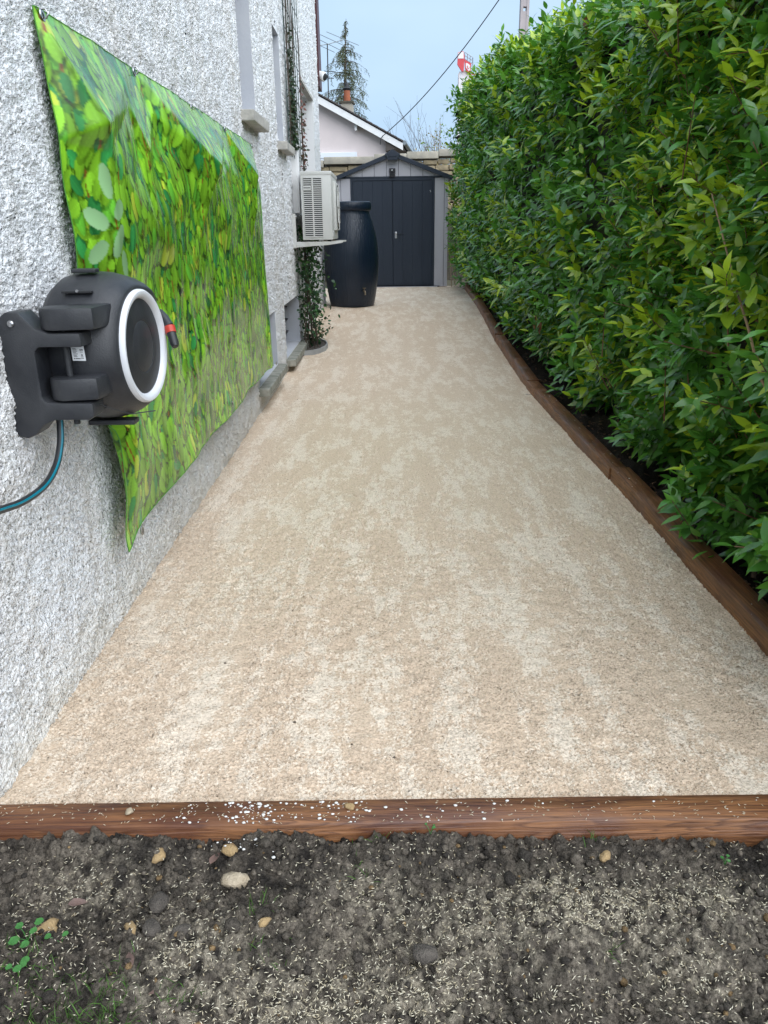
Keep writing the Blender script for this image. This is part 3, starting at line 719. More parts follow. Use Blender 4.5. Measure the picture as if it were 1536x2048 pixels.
# ------------------------------------------------------------------ printed banner
def make_banner():
    Y0, Y1, ZT = 2.03, 5.04, 1.580
    ban = empty('printed_banner', (WX, 3.5, 0.25), 'green leaf-print vinyl banner hung along the roughcast wall', 'banner')
    nu, nv = 440, 360
    # offsets from the wall: control points (Y, z, d) with folds running down from the eyelets
    cp = [(2.03, 1.58, .012), (2.74, 1.578, .015), (3.50, 1.578, .015), (4.19, 1.572, .015), (5.04, 1.57, .012),
          (2.115, 1.35, .128), (2.165, 1.29, .108), (2.20, 1.07, .085), (2.20, .6, .075), (2.06, .25, .07), (2.03, 1.30, .030), (2.03, .95, .030), (2.03, .6, .045),
          (2.50, 1.44, .065), (2.62, 1.33, .085), (2.80, 1.455, .045), (3.33, 1.335, .165), (3.42, 1.29, .105), (3.1, 1.28, .088), (3.7, 1.30, .085),
          (4.05, 1.40, .068), (4.55, 1.365, .125), (4.62, 1.33, .082), (4.3, 1.33, .075), (5.04, 1.30, .05), (5.04, .9, .05), (5.04, .25, .065),
          (2.6, 1.1, .078), (3.2, 1.05, .082), (3.9, 1.1, .080), (4.5, 1.0, .075), (2.7, .6, .080), (3.4, .6, .085), (4.2, .6, .078), (2.7, .25, .075), (3.4, .25, .085), (4.2, .25, .075),
          (2.38, 1.579, .028), (3.12, 1.578, .03), (3.85, 1.575, .028), (4.6, 1.571, .028), (4.10, 1.36, .068)]
    ridg = [(0, 5), (5, 6), (6, 7), (7, 8), (1, 16), (16, 17), (1, 5), (3, 16), (3, 21), (21, 22), (4, 21)]
    # smooth the spots where ridges cross other points: rely on the constrained triangulation
    vs, es, fs, ov, oe, of = delaunay_2d_cdt([Vector((a, b)) for a, b, c in cp], ridg, [], 0, 1e-5)
    dv = []
    for q, src in enumerate(ov):
        if src: dv.append(cp[src[0]][2])
        else: dv.append(0.07)
    yy = Y0 + (Y1-Y0)*np.linspace(0, 1, nu)**1.4; zz = np.linspace(0, 1, nv)
    YG, TG = np.meshgrid(yy, zz)
    u = (YG-Y0)/(Y1-Y0)
    zb = 0.255 + 0.055*np.sin(u*math.pi) + 0.012*np.sin(u*9.0) - 0.02*np.exp(-(u/0.05)**2)
    ztop = ZT - 0.010*u - 0.006*np.abs(np.sin(u*math.pi*4))
    ZG = ztop + (zb-ztop)*TG
    Dd = np.full(YG.shape, 0.07)
    for f in fs:
        for k in range(1, len(f)-1):
            a, b_, c = (f[0], f[k], f[k+1]); A, Bv, Cv = vs[a], vs[b_], vs[c]
            det = (Bv.y-Cv.y)*(A.x-Cv.x)+(Cv.x-Bv.x)*(A.y-Cv.y)
            if abs(det) < 1e-12: continue
            zq = np.clip(ZG, 0.2505, 1.5695 + 0*ZG)
            l1 = ((Bv.y-Cv.y)*(YG-Cv.x)+(Cv.x-Bv.x)*(zq-Cv.y))/det; l2 = ((Cv.y-A.y)*(YG-Cv.x)+(A.x-Cv.x)*(zq-Cv.y))/det; l3 = 1-l1-l2
            m_ = (l1 >= -1e-6) & (l2 >= -1e-6) & (l3 >= -1e-6)
            Dd[m_] = (l1*dv[a]+l2*dv[b_]+l3*dv[c])[m_]
    for _ in range(5):   # take the knife edge off the folds
        p = np.pad(Dd, 1, mode='edge'); Dd = (2*Dd + p[:-2, 1:-1] + p[2:, 1:-1] + p[1:-1, :-2] + p[1:-1, 2:])/6
    Dd = Dd + 0.005*samp(T_LOW, YG/3.2, ZG/1.9)*sstep(1.4, 1.1, ZG)*sstep(5.04, 4.6, YG) + 0.0012*samp(T_MID, YG/3.0, ZG/6.0)
    Dd = Dd + 0.02*np.exp(-((YG-4.9)/0.05)**2)*sstep(1.2, .5, ZG)*0.6
    V = np.stack([WX+np.maximum(Dd, .009), YG, ZG], -1)
    # the print: overlapping oval leaves drawn one over another
    dS = np.sqrt(np.diff(YG, axis=1)**2 + np.diff(Dd, axis=1)**2); SG = np.concatenate([np.zeros((nv, 1)), np.cumsum(dS, 1)], 1)
    nm, nu, YM, ZM = nu, 900, np.linspace(0, 3.6, 900)[None]+np.zeros((nv, 1)), ZG[:, :1]+np.zeros((1, 900))
    img = np.zeros((nv, nu, 3), np.float32); img[:] = (0.004, 0.045, 0.030)
    sx, sz = 3.6/(nu-1), 1.33/(nv-1)
    r_ = np.random.default_rng(21)
    img += (0.02*np.clip(samp(T_MID, YM/1.5, ZM/1.5), 0, 2)[..., None]*np.array([0.3, 1.2, 0.5])).astype(np.float32)
    nl = 15000; HS = 0.86                      # the photo-print is stretched sideways
    for q in range(nl):
        late = q/nl
        cy, cz = r_.uniform(-.05, 3.6), r_.uniform(-.05, 1.38)
        L = r_.uniform(0.024, 0.042)*(0.85+0.3*late); asp = r_.uniform(0.45, 0.72); th = r_.normal(math.pi/2, 0.6)
        ex = L*HS*1.25
        x0, x1 = max(0, int((cy-ex)/sx)), min(nu, int((cy+ex)/sx)+2); y0, y1 = max(0, int((cz-L*1.25)/sz)), min(nv, int((cz+L*1.25)/sz)+2)
        if x1 <= x0 or y1 <= y0: continue
        gx = (np.arange(x0, x1)*sx - cy)[None]/HS; gy = (np.arange(y0, y1)*sz - cz)[:, None]
        a = (gx*math.cos(th)+gy*math.sin(th))/L; b_ = (-gx*math.sin(th)+gy*math.cos(th))/(L*asp)
        wd = np.sqrt(np.clip(1-a*a, 0, 1))*(1-0.18*a)
        m_ = (np.abs(a) < 1) & (np.abs(b_) < wd)
        if not m_.any(): continue
        blk = img[y0:y1, x0:x1]
        a2 = (gx*math.cos(th)+(gy-.006)*math.sin(th))/(L*1.14); b2 = (-gx*math.sin(th)+(gy-.006)*math.cos(th))/(L*asp*1.2)
        hal = (np.abs(a2) < 1) & (np.abs(b2) < np.sqrt(np.clip(1-a2*a2, 0, 1)))
        blk[hal] *= 0.58
        kind = r_.random()
        if kind < .58 + .1*late: c = np.array([0.235, 0.54, 0.03])*r_.uniform(.65, 1.2)
        elif kind < .82: c = np.array([0.14, 0.48, 0.04])*r_.uniform(.6, 1.2)
        elif kind < .95: c = np.array([0.04, 0.30, 0.07])*r_.uniform(.5, 1.2)
        else: c = np.array([0.48, 0.62, 0.05])
        c = c*(0.70+0.30*late)
        shade = 1 + 0.22*b_*np.sign(math.cos(th)+.01) - 0.18*a
        rim_ = np.where(np.abs(b_) > wd*0.82, 0.80, 1.0)*np.where(np.abs(b_) < 0.06, 1.2, 1.0)
        tex = (shade*rim_)[..., None]*c[None, None]
        blk[m_] = tex[m_]
        if r_.random() < .10:
            st = (np.abs(gx - r_.uniform(-.3, .3)*L - gy*0.2) < 0.004) & (np.abs(gy) < L); blk[st] = (0.25, 0.09, 0.02)
    for (cy, cz, L, th, asp) in ((.145, .36, .055, 1.2, .42), (.10, .45, .06, .35, .5), (.20, .43, .045, -.5, .6), (.09, .53, .055, -.4, .5), (.185, .51, .06, 2.2, .48), (.215, .575, .05, 1.35, .45)):
        gx = (np.arange(nu)*sx-cy)[None]; gy = (np.arange(nv)*sz-cz)[:, None]; L = L*.82
        a = (gx*math.cos(th)+gy*math.sin(th))/L; b_ = (-gx*math.sin(th)+gy*math.cos(th))/(L*asp)
        m_ = (np.abs(a) < 1) & (np.abs(b_) < np.sqrt(np.clip(1-a*a, 0, 1)))
        img[m_] = np.array([0.28, 0.50, 0.24])*(1+0.2*np.clip(b_, -1, 1)[m_][:, None])
    img *= (0.9 + 0.12*np.clip(samp(T_LOW, YM/2.2+.5, ZM/2.2), -1.5, 1.5))[..., None]
    img = np.clip(img, 0.002, 0.8)
    q = np.clip(SG/sx, 0, nu-1.001); qi = q.astype(int); qf = (q-qi)[..., None]; ri = np.arange(nv)[:, None]+0*qi
    img = img[ri, qi]*(1-qf) + img[ri, qi+1]*qf; nu = nm
    me = fastmesh('sheet', V.reshape(-1, 3) - np.array(ban.location), gridfaces(nv, nu), col=img.reshape(-1, 3), colname='print')
    sh = link('sheet', me, M['banner'], ban)
    rim = np.concatenate([V[0, :], V[1:, -1], V[-1, ::-1][1:], V[::-1, 0][1:]])[::6]
    hem = MB(); hem.tube([tuple(p) for p in rim] + [tuple(rim[0])], .0016, 5, False); hem.build('hem', M['hem'], ban, True)
    # eyelets and their hooks
    for k, (y, z) in enumerate(((2.05, 1.565), (2.74, 1.566), (3.50, 1.564), (4.19, 1.560), (5.015, 1.557), (2.07, .285), (5.0, .285), (3.5, .345))):
        d = float(np.interp(y, [2, 5.1], [.02, .02])) if z > 1 else 0.088
        ring = MB(); ring.lathe([(0.006, 0), (0.012, -0.001), (0.014, 0.001), (0.012, 0.003), (0.006, 0.0025)], (WX+d+.003, y, z), (1, 0, 0.1), 16, False, False)
        ey = ring.build('eyelet', M['steel'], ban, True)
        if z > 1:
            hk = MB(); hk.tube([(WX-.01, y, z+.012), (WX+d+.012, y, z+.013), (WX+d+.018, y, z+.004), (WX+d+.012, y, z-.006), (WX+d+.002, y, z-.004)], 0.0022, 6); hk.build('hook', M['steel'], ey, True)
make_banner()

# ------------------------------------------------------------------ hose reel
def make_reel():
    rl = empty('hose_reel', (WX, 1.66, 0.68), 'black wall-mounted garden hose reel with a white ring on its face', 'hose reel')
    BP, DK = M['black_plastic'], M['dark_disc']
    # wall bracket: C-shaped, seen edge on
    br = MB()
    pl = [(WX-.004, .930), (WX+.018, .945), (WX+.045, .944), (WX+.058, .928), (WX+.075, .910), (WX+.10, .901), (WX+.165, .900), (WX+.168, .872), (WX+.075, .872), (WX+.066, .862),
          (WX+.066, .765), (WX+.075, .755), (WX+.172, .752), (WX+.172, .722), (WX+.16, .716), (WX+.085, .716), (WX+.06, .706), (WX+.04, .684), (WX+.02, .676), (WX-.004, .684)]
    br.prism(pl, 1.630, 1.700, 'XZ'); b_ = br.build('bracket', BP, rl, True, bevel=0.005)
    for z in (.922,):
        MB().lathe([(.007, 0), (.007, .004), (.004, .006)], (WX+.028, 1.6295, z), (0, -1, 0), 10).build('screw', M['steel'], b_, True)
    # drum housing, swung almost flat against the wall
    ang = R(5); ax = Vector((math.cos(ang), -math.sin(ang), 0)); c0 = Vector((WX+.041, 1.862, .842))
    prof = [(r__*.972, h__) for r__, h__ in [(.05, 0), (.118, .002), (.150, .012), (.166, .032), (.1735, .06), (.176, .095), (.174, .125), (.168, .148), (.158, .168), (.146, .184), (.138, .187)]]
    nseg = 72; hb = MB(); hb.lathe(prof, c0, ax, nseg)
    # squarer shoulder on the hose-outlet side (far top) and flat base
    V = []
    side = Vector((0, 0, 1)).cross(ax).normalized()
    for v in hb.v:
        d = Vector(v) - c0; h = d.dot(ax); q = d - ax*h; z = q.z; sdl = q.dot(side)
        an = math.atan2(z, sdl); rr = q.length
        bul = 0.022*math.exp(-((an-0.80)/0.30)**2) + 0.010*math.exp(-((an-0.25)/0.30)**2) - 0.004*math.exp(-((an+1.55)/0.4)**2)
        k = 1 + bul/0.17*(0 if rr < .12 else 1)
        V.append(tuple(c0 + ax*h + q*k))
    hb.v = V; hs = hb.build('housing', BP, rl, True)
    MB().lathe([(.131, .1865), (.131, .193), (.127, .1985), (.122, .199), (.114, .195), (.110, .188), (.110, .1835)], c0, ax, 72, False, False).build('face_ring', M['ring_white'], rl, True)
    MB().lathe([(.1102, .180), (.1102, .1868), (.107, .1885), (.062, .1895), (.060, .1880), (.058, .1895), (.01, .1905)], c0, ax, 64).build('face_disc', DK, rl, True)
    # pivot lugs on the housing above the bracket arms, pin between them
    for za, zb, x1 in ((.905, .952, .195), (.757, .806, .185)):
        lg = MB(); poly = []
        for k in range(13):
            w = math.pi/2 + math.pi*k/12; poly.append((WX+.115+.038*math.cos(w), 1.668+.040*math.sin(w)))
        poly = [(WX+.115+.040*math.cos(math.pi*.5+math.pi*k/10), 1.670+.044*math.sin(math.pi*.5+math.pi*k/10)) for k in range(11)] + [(WX+x1, 1.640), (WX+x1+.01, 1.76), (WX+.10, 1.80)]
        lg.prism(poly, za, zb, 'XY'); l_ = lg.build('pivot_lug', BP, rl, True, bevel=0.009)
        MB().lathe([(.006, 0), (.006, .003)], (WX+.165, 1.6395, (za+zb)/2+.004), (0.1, -1, 0), 10).build('screw_hole', M['ac_dark'], l_, True)
    MB().tube([(WX+.118, 1.668, .70), (WX+.118, 1.668, .950)], .007, 12).build('pivot_pin', DK, rl, True)
    # seam slots with little screws
    for z, y in ((.975, 1.735), (.722, 1.732)):
        s = MB(); s.box((WX+.10, y-.004, z-.002), (WX+.165, y+.012, z+.003), .0015); s.build('seam_slot', M['ac_dark'], rl)
        MB().lathe([(.0035, 0), (.0035, .003)], (WX+.135, y-.003, z+.002), (0, -.8, .5), 8).build('screw', M['steel'], rl, True)
    MB().box((WX+.10, 1.80, 1.012), (WX+.155, 1.83, 1.021), .003).build('top_clip', BP, rl)
    MB().box((WX+.09, 1.80, .663), (WX+.20, 1.84, .675), .003).build('base_clip', BP, rl)
    # rating sticker with print
    stx0, stx1, sty, stz0, stz1 = WX+.128, WX+.158, 1.664, .838, .879
    st = MB(); st.quad((stx0, 1.6705, stz0), (stx1, 1.6665, stz0), (stx1-.003, 1.6705, stz1), (stx0-.003, 1.6745, stz1)); s_ = st.build('sticker', M['sticker'], rl)
    pr = MB()
    def ink(a, b_, c, d):
        f = lambda u, v: (stx0+(stx1-stx0)*u-.003*v, 1.6705-.004*u+.004*v-.0007, stz0+(stz1-stz0)*v)
        pr.quad(f(a, c), f(b_, c), f(b_, d), f(a, d))
    ink(.12, .20, .08, .14); ink(.24, .62, .09, .13)
    for k in range(7): ink(.12, .12+.40*random.uniform(.6, 1), .2+.07*k, .225+.07*k)
    ink(.66, .88, .12, .15); ink(.68, .86, .20, .22); ink(.72, .82, .26, .33); ink(.66, .88, .44, .46); ink(.66, .74, .52, .60); ink(.80, .88, .52, .60); ink(.62, .72, .80, .84); ink(.62, .72, .88, .92); ink(.78, .88, .80, .92)
    pr.build('sticker_print', M['ink'], s_)
    # hose end with red collar hanging from the outlet on the far side
    no = MB(); no.tube([(-.575, 1.998, .902), (-.560, 1.988, .890), (-.545, 1.975, .872)], [.014, .0135, .0125], 12); nz_ = no.build('hose_end', M['hose_black'], rl, True)
    MB().tube([(-.5452, 1.9755, .8725), (-.5405, 1.9685, .857)], [.0135, .0135], 14).build('collar', M['red_plastic'], nz_, True)
    MB().tube([(-.5405, 1.9685, .857), (-.531, 1.955, .832), (-.528, 1.951, .826)], [.0120, .0112, .008], 12).build('connector', M['hose_black'], nz_, True)
    # thin cord under the drum
    MB().tube([(WX+.075, 1.66, .752), (WX+.12, 1.650, .749), (WX+.16, 1.655, .752), (WX+.19, 1.69, .728), (WX+.215, 1.74, .704), (WX+.26, 1.78, .702)], .0014, 5).build('cord', M['hose_black'], rl, True)
    # supply hose
    hp = [(-.735, 1.690, .716), (-.735, 1.688, .690), (-.735, 1.672, .650), (-.735, 1.632, .612), (-.735, 1.562, .590), (-.737, 1.46, .590), (-.74, 1.36, .606), (-.742, 1.24, .622), (-.745, 1.05, .60), (-.75, .8, .5), (-.75, .5, .3), (-.76, .3, .05)]
    P = [np.array(p) for p in hp]; sm = []
    for i in range(len(P)-1):
        p0, p1, p2, p3 = P[max(i-1, 0)], P[i], P[i+1], P[min(i+2, len(P)-1)]
        for t in np.linspace(0, 1, 7)[:-1]:
            sm.append(0.5*((2*p1)+(-p0+p2)*t+(2*p0-5*p1+4*p2-p3)*t*t+(-p0+3*p1-3*p2+p3)*t**3))
    sm.append(P[-1])
    hr = empty('supply_hose', (-.735, 1.68, .7), 'dark hose with teal stripe curving down from the reel', 'hose')
    MB().tube(sm, .0078, 14).build('hose', M['hose_black'], hr, True)
    MB().tube([p + np.array([.0052, -.0030, .0024]) for p in sm], .0031, 8).build('stripe', M['hose_teal'], hr, True)
make_reel()

# ------------------------------------------------------------------ air conditioner
def make_ac():
    X0, X1, Y0, Y1, Z0, Z1 = -.716, -.457, 7.10, 7.92, 1.003, 1.552
    ac = empty('air_conditioner', ((X0+X1)/2, 7.5, Z0), 'cream outdoor air conditioner unit on a white wall bracket', 'air conditioner')
    MB().box((X0, Y0, Z0), (X1, Y1, Z1-.012), .008).build('body', M['ac_white'], ac, True)
    MB().box((X0-.004, Y0-.004, Z1-.030), (X1+.004, Y1+.004, Z1), .006).build('top_cover', M['ac_white'], ac, True)
    gx0, gx1, gz0, gz1 = X0+.024, X0+.176, Z0+.028, Z1-.052
    MB().box((gx0, Y0-.002, gz0), (gx1, Y0+.01, gz1)).build('grille_back', M['ac_dark'], ac)
    n = 29; pitch = (gz1-gz0)/n
    sl = MB().box((gx0-.004, Y0-.008, 0), (gx1+.004, Y0-.0025, pitch*.44)); s0 = sl.build('louver_slat', M['ac_white'], ac)
    s0.location.z = gz0 - pitch*.2 
    for k in range(1, n+1):
        share(s0, 'louver_slat', ac, (0, 0, gz0 - pitch*.2 + pitch*k))
    MB().box(((gx0+gx1)/2-.006, Y0-.0095, gz0-.004), ((gx0+gx1)/2+.006, Y0-.003, gz1+.004)).build('mullion', M['ac_white'], ac)
    np_ = MB().box((gx0-.002, Y0-.0125, gz1-.094), (gx0+.062, Y0-.009, gz1-.062)).build('nameplate', M['ac_white'], ac)
    t = MB()
    x = gx0+.002
    for w in (.007, .006, .007, .005, .007, .006, .007):
        t.box((x, Y0-.0135, gz1-.084), (x+w*.75, Y0-.0126, gz1-.072)); x += .0083
    t.build('lettering', M['ink'], np_)
    # fan side facing the path
    MB().box((X1-.002, Y0+.26, Z0+.075), (X1+.022, Y1-.03, Z1-.07), .010).build('fan_guard_frame', M['ac_white'], ac, True)
    fc = Vector((X1+.0225, Y0+.52, (Z0+Z1)/2))
    MB().lathe([(.19, 0), (.19, .002)], fc, (1, 0, 0), 32).build('fan_opening', M['ac_dark'], ac)
    fg = MB()
    for rr in (.05, .09, .13, .17):
        fg.tube([fc + Vector((.006, rr*math.cos(2*math.pi*k/28), rr*math.sin(2*math.pi*k/28))) for k in range(29)], .003, 5)
    for k in range(8): fg.tube([fc + Vector((.009, .02*math.cos(k*.785), .02*math.sin(k*.785))), fc + Vector((.009, .19*math.cos(k*.785), .19*math.sin(k*.785)))], .003, 5)
    fg.build('fan_guard', M['ac_white'], ac, True)
    MB().box((X1-.02, Y0+.03, Z0+.02), (X1+.004, Y0+.22, Z0+.07), .003).build('valve_cover', M['ac_white'], ac, True)
    for y in (7.16, 7.80):
        for x in (X0+.03, X1-.05): MB().box((x, y-.015, Z0-.014), (x+.03, y+.015, Z0+.001)).build('foot', M['ac_dark'], ac)
    wb = empty('wall_bracket', (WX, 7.4, .94), 'white steel wall bracket carrying the air conditioner', 'bracket')
    for y in (7.13, 7.78):
        MB().box((WX-.002, y-.022, .938), (WX+.03, y+.022, 1.218), .003).build('upright', M['bracket'], wb)
        MB().prism([(WX+.031, .942), (-.50, .960), (-.392, .974), (-.374, .976), (-.374, .989), (WX+.031, .988)], y-.022, y+.022, 'XZ').build('arm', M['bracket'], wb, bevel=.002)
        for z in (1.195, .962): MB().lathe([(.008, 0), (.008, .012)], (WX+.03, y, z), (1, 0, 0), 8).build('bolt', M['steel'], wb)
    MB().box((WX+.002, 7.155, 1.178), (WX+.024, 7.755, 1.206)).build('rail', M['bracket'], wb)
    # refrigerant line trunking
    tr = empty('pipe_trunking', (WX, 7.35, 1.2), 'white plastic pipe trunking running up the house wall behind the air conditioner', 'trunking')
    MB().box((WX-.002, 7.26, 1.225), (WX+.060, 7.37, 1.80), .006).build('cover', M['white_paint'], tr, True)
    MB().box((WX-.002, 7.27, 1.8005), (WX+.045, 7.355, 4.9), .006).build('cover', M['white_paint'], tr, True)
    dp = empty('drain_pipe', (WX, 7.3, .45), 'thin pale drain pipe below the air conditioner', 'pipe')
    MB().tube([(WX+.025, 7.42, 1.02), (WX+.022, 7.38, .93), (WX+.02, 7.36, .45)], .010, 8).build('tube', M['bracket'], dp, True)
    for z in (.85, .58): MB().lathe([(.013, -.008), (.013, .008)], (WX+.021, 7.362, z), (0, 0, 1), 10).build('clip', M['bracket'], dp)
make_ac()

# ------------------------------------------------------------------ rain barrel
def make_barrel():
    bx, by, bz = -.437, 10.33, .150
    rb = empty('rain_barrel', (bx, by, bz), 'tall bulging dark blue-black plastic rain barrel beside the house corner', 'rain barrel')
    prof = [(.262, 0), (.276, .006), (.292, .06), (.312, .17), (.332, .33), (.344, .48), (.347, .58), (.343, .68), (.330, .80), (.305, .92), (.275, 1.02), (.248, 1.095), (.240, 1.125), (.2425, 1.14)]
    MB().lathe(prof, (bx, by, bz), (0, 0, 1), 64).build('body', M['barrel'], rb, True)
    MB().lathe([(.236, 1.135), (.252, 1.145), (.264, 1.165), (.268, 1.195), (.265, 1.225), (.258, 1.243), (.246, 1.250), (.16, 1.254), (.02, 1.258)], (bx, by, bz), (0, 0, 1), 64).build('lid', M['barrel'], rb, True)
    an = R(-61); d = Vector((math.cos(an), math.sin(an), 0)); p = Vector((bx, by, bz+.20)) + d*.315
    tp = MB(); tp.tube([p - d*.02, p + d*.035, p + d*.05 + Vector((0, 0, -.012)), p + d*.052 + Vector((0, 0, -.045))], [.013, .012, .011, .011], 10)
    t_ = tp.build('tap', M['brass'], rb, True)
    s = Vector((-d.y, d.x, 0))
    h = MB(); h.tube([p + d*.025 + Vector((0, 0, .01)), p + d*.025 + Vector((0, 0, .035))], .005, 8); h.tube([p + d*.025 + Vector((0, 0, .035)) - s*.022, p + d*.025 + Vector((0, 0, .035)) + s*.022], .005, 8)
    h.build('tap_handle', M['brass'], t_, True)
make_barrel()

# ------------------------------------------------------------------ garden shed
def make_shed():
    cx, y0, y1, z0 = .125, 13.5, 15.2, .155
    hw, ze, zr = .905, 1.835, 2.175
    sh = empty('garden_shed', (cx, y0, z0), 'grey plastic garden shed with charcoal double doors at the end of the path', 'shed')
    G, K = M['shed_grey'], M['shed_dark']
    rise = (zr-ze)/hw
    def ztop(x): return zr - rise*abs(x-cx)
    # grey panels of the front: upright boards with joints
    def boards(xs, zlo, fn):
        for a, b_ in zip(xs[:-1], xs[1:]):
            a2, b2 = a+.003, b_-.003
            pts = [(a2, zlo), (b2, zlo), (b2, fn(b2))]
            if a2 < cx < b2: pts.append((cx, fn(cx)))
            pts.append((a2, fn(a2)))
            MB().prism(pts, y0, y0+.03, 'XZ').build('plank', G, sh, bevel=.002)
    bw = .1905
    boards([cx+(k-4.5)*bw*1.0 for k in range(10)] + [cx+hw] if False else [cx-hw] + [cx+(k-4)*.195-.0975 for k in range(1, 9)] + [cx+hw], 1.865, lambda x: ztop(x)+.0)
    boards([cx-hw, -.715, -.555], z0, lambda x: 1.838)
    boards([.805, .965, cx+hw], z0, lambda x: 1.838)
    # backing so that joints read dark
    MB().prism([(cx-hw+.01, z0), (cx+hw-.01, z0), (cx+hw-.01, ze), (cx, zr-.02), (cx-hw+.01, ze)], y0+.031, y0+.05, 'XZ').build('backing', K, sh)
    b = MB(); b.box((cx-hw, y0+.052, z0), (cx-hw+.03, y1, ze)); b.box((cx+hw-.03, y0+.052, z0), (cx+hw, y1, ze)); b.prism([(cx-hw, z0), (cx+hw, z0), (cx+hw, ze), (cx, zr-.02), (cx-hw, ze)], y1+.001, y1+.03, 'XZ')
    b.build('side_walls', G, sh)
    # header beam, door frame
    MB().box((cx-hw-.01, y0-.012, 1.840), (cx+hw+.01, y0+.028, 1.862), .003).build('header', K, sh)
    fr = MB(); fr.box((-.553, y0-.014, z0+.012), (-.522, y0+.03, 1.838)); fr.box((.772, y0-.014, z0+.012), (.803, y0+.03, 1.838)); fr.box((-.521, y0-.0135, 1.806), (.771, y0+.03, 1.838))
    fr.build('door_frame', K, sh)
    for (a, b_) in ((-.518, .118), (.128, .768)):
        dr = empty('door', (0, 0, 0)); dr.parent = sh
        n = 4; w = (b_-a)/n
        for k in range(n): MB().box((a+w*k+.0007, y0-.006, z0+.03), (a+w*(k+1)-.0007, y0+.02, 1.800), .0013).build('plank', K, dr)
        ed = MB(); ed.box((a, y0+.0, z0+.018), (b_, y0+.018, z0+.029)); ed.box((a+.01, y0+.0215, z0+.03), (b_-.01, y0+.028, 1.80)); ed.build('door_edge', K, dr)
        if a > 0:
            MB().box((.156, y0-.012, .925), (.192, y0-.0065, 1.025), .003).build('lock_plate', M['steel'], dr)
            hd = MB(); hd.lathe([(.018, 0), (.018, .02), (.012, .024)], (.178, y0-.0115, 1.0), (0, -1, 0), 14); hd.build('knob', M['steel'], dr, True)
            MB().box((.20, y0-.034, .992), (.312, y0-.022, 1.006), .003).build('handle', K, dr)
            mk = MB(); mk.box((.728, y0-.0085, 1.640), (.736, y0-.0065, 1.655)); mk.box((.736, y0-.0085, 1.625), (.744, y0-.0065, 1.640)); mk.build('maker_badge', M['sticker'], dr)
    # roof
    for sgn in (-1, 1):
        e = MB(); xe = cx + sgn*(hw+.055)
        pts = [(cx, zr+.045), (xe, ztop(xe)+.045), (xe, ztop(xe)-.022), (cx, zr-.022)]
        e.prism(pts, y0-.075, y0-.012, 'XZ'); e.build('bargeboard', K, sh, bevel=.004)
        r_ = MB(); r_.prism([(cx, zr+.050), (xe+.02*sgn, ztop(xe)+.042), (xe+.02*sgn, ztop(xe)+.012), (cx, zr+.015)], y0-.011, y1+.08, 'XZ'); r_.build('roof_panel', K, sh)
    rc = MB(); rc.prism([(cx-.125, zr+.008), (cx, zr+.082), (cx+.125, zr+.008), (cx+.085, zr-.035), (cx+.08, zr-.075), (cx-.08, zr-.075), (cx-.085, zr-.035)], y0-.10, y0-.076, 'XZ'); cap = rc.build('ridge_cap', K, sh, bevel=.004)
    MB().prism([(cx-.06, zr-.03), (cx+.06, zr-.03), (cx+.065, zr+.01), (cx, zr+.048), (cx-.065, zr+.01)], y0-.108, y0-.1008, 'XZ').build('vent', K, cap, bevel=.003)
    MB().box((cx-.075, y0-.096, zr-.098), (cx+.075, y0-.078, zr-.0765)).build('vent_slot', M['ac_dark'], cap)
    # base strip
    MB().box((cx-hw, y0-.035, z0-.02), (.90, y0-.016, z0+.010), .003).build('threshold', M['shed_dark'], sh)
    MB().box((-.553, y0-.060, z0-.025), (.86, y0-.036, z0+.004), .002).build('ramp_strip', M['shed_grey'], sh)
    # wall lamp
    lm = empty('solar_wall_lamp', (.122, y0, 1.85), 'small black slatted wall lamp above the shed doors', 'lamp')
    MB().box((.072, y0-.05, 1.925), (.172, y0-.001, 1.982), .004).build('head', M['dark_metal'], lm)
    MB().lathe([(.010, 0), (.010, .004)], (.118, y0-.0495, 1.955), (0, -1, 0), 10).build('sensor', M['sticker'], lm)
    MB().box((.080, y0-.03, 1.868), (.164, y0-.001, 1.924)).build('diffuser', M['slate'], lm)
    for k in range(4): MB().box((.074, y0-.048, 1.872+.0145*k), (.170, y0-.031, 1.879+.0145*k), .001).build('slat', M['dark_metal'], lm)
    MB().box((.078, y0-.045, 1.852), (.166, y0-.013, 1.866), .003).build('base', M['dark_metal'], lm)
make_shed()
# sticks leaning beside the shed
for k, (a, b_, r_) in enumerate((((1.10, 13.42, .13), (1.055, 13.62, .86), .010), ((1.16, 13.40, .13), (1.085, 13.62, .74), .011))):
    tag(MB().tube([a, ((a[0]+b_[0])/2+.006, (a[1]+b_[1])/2, (a[2]+b_[2])/2), b_], [r_, r_*.9, r_*.8], 7).build('garden_stake', M['sticks'], smooth=True),
        ('pale wooden stake leaning upright close against the grey shed corner', 'pale wooden stake leaning between the shed stake and the hedge')[k], 'stake', 'stakes leaning by the shed')

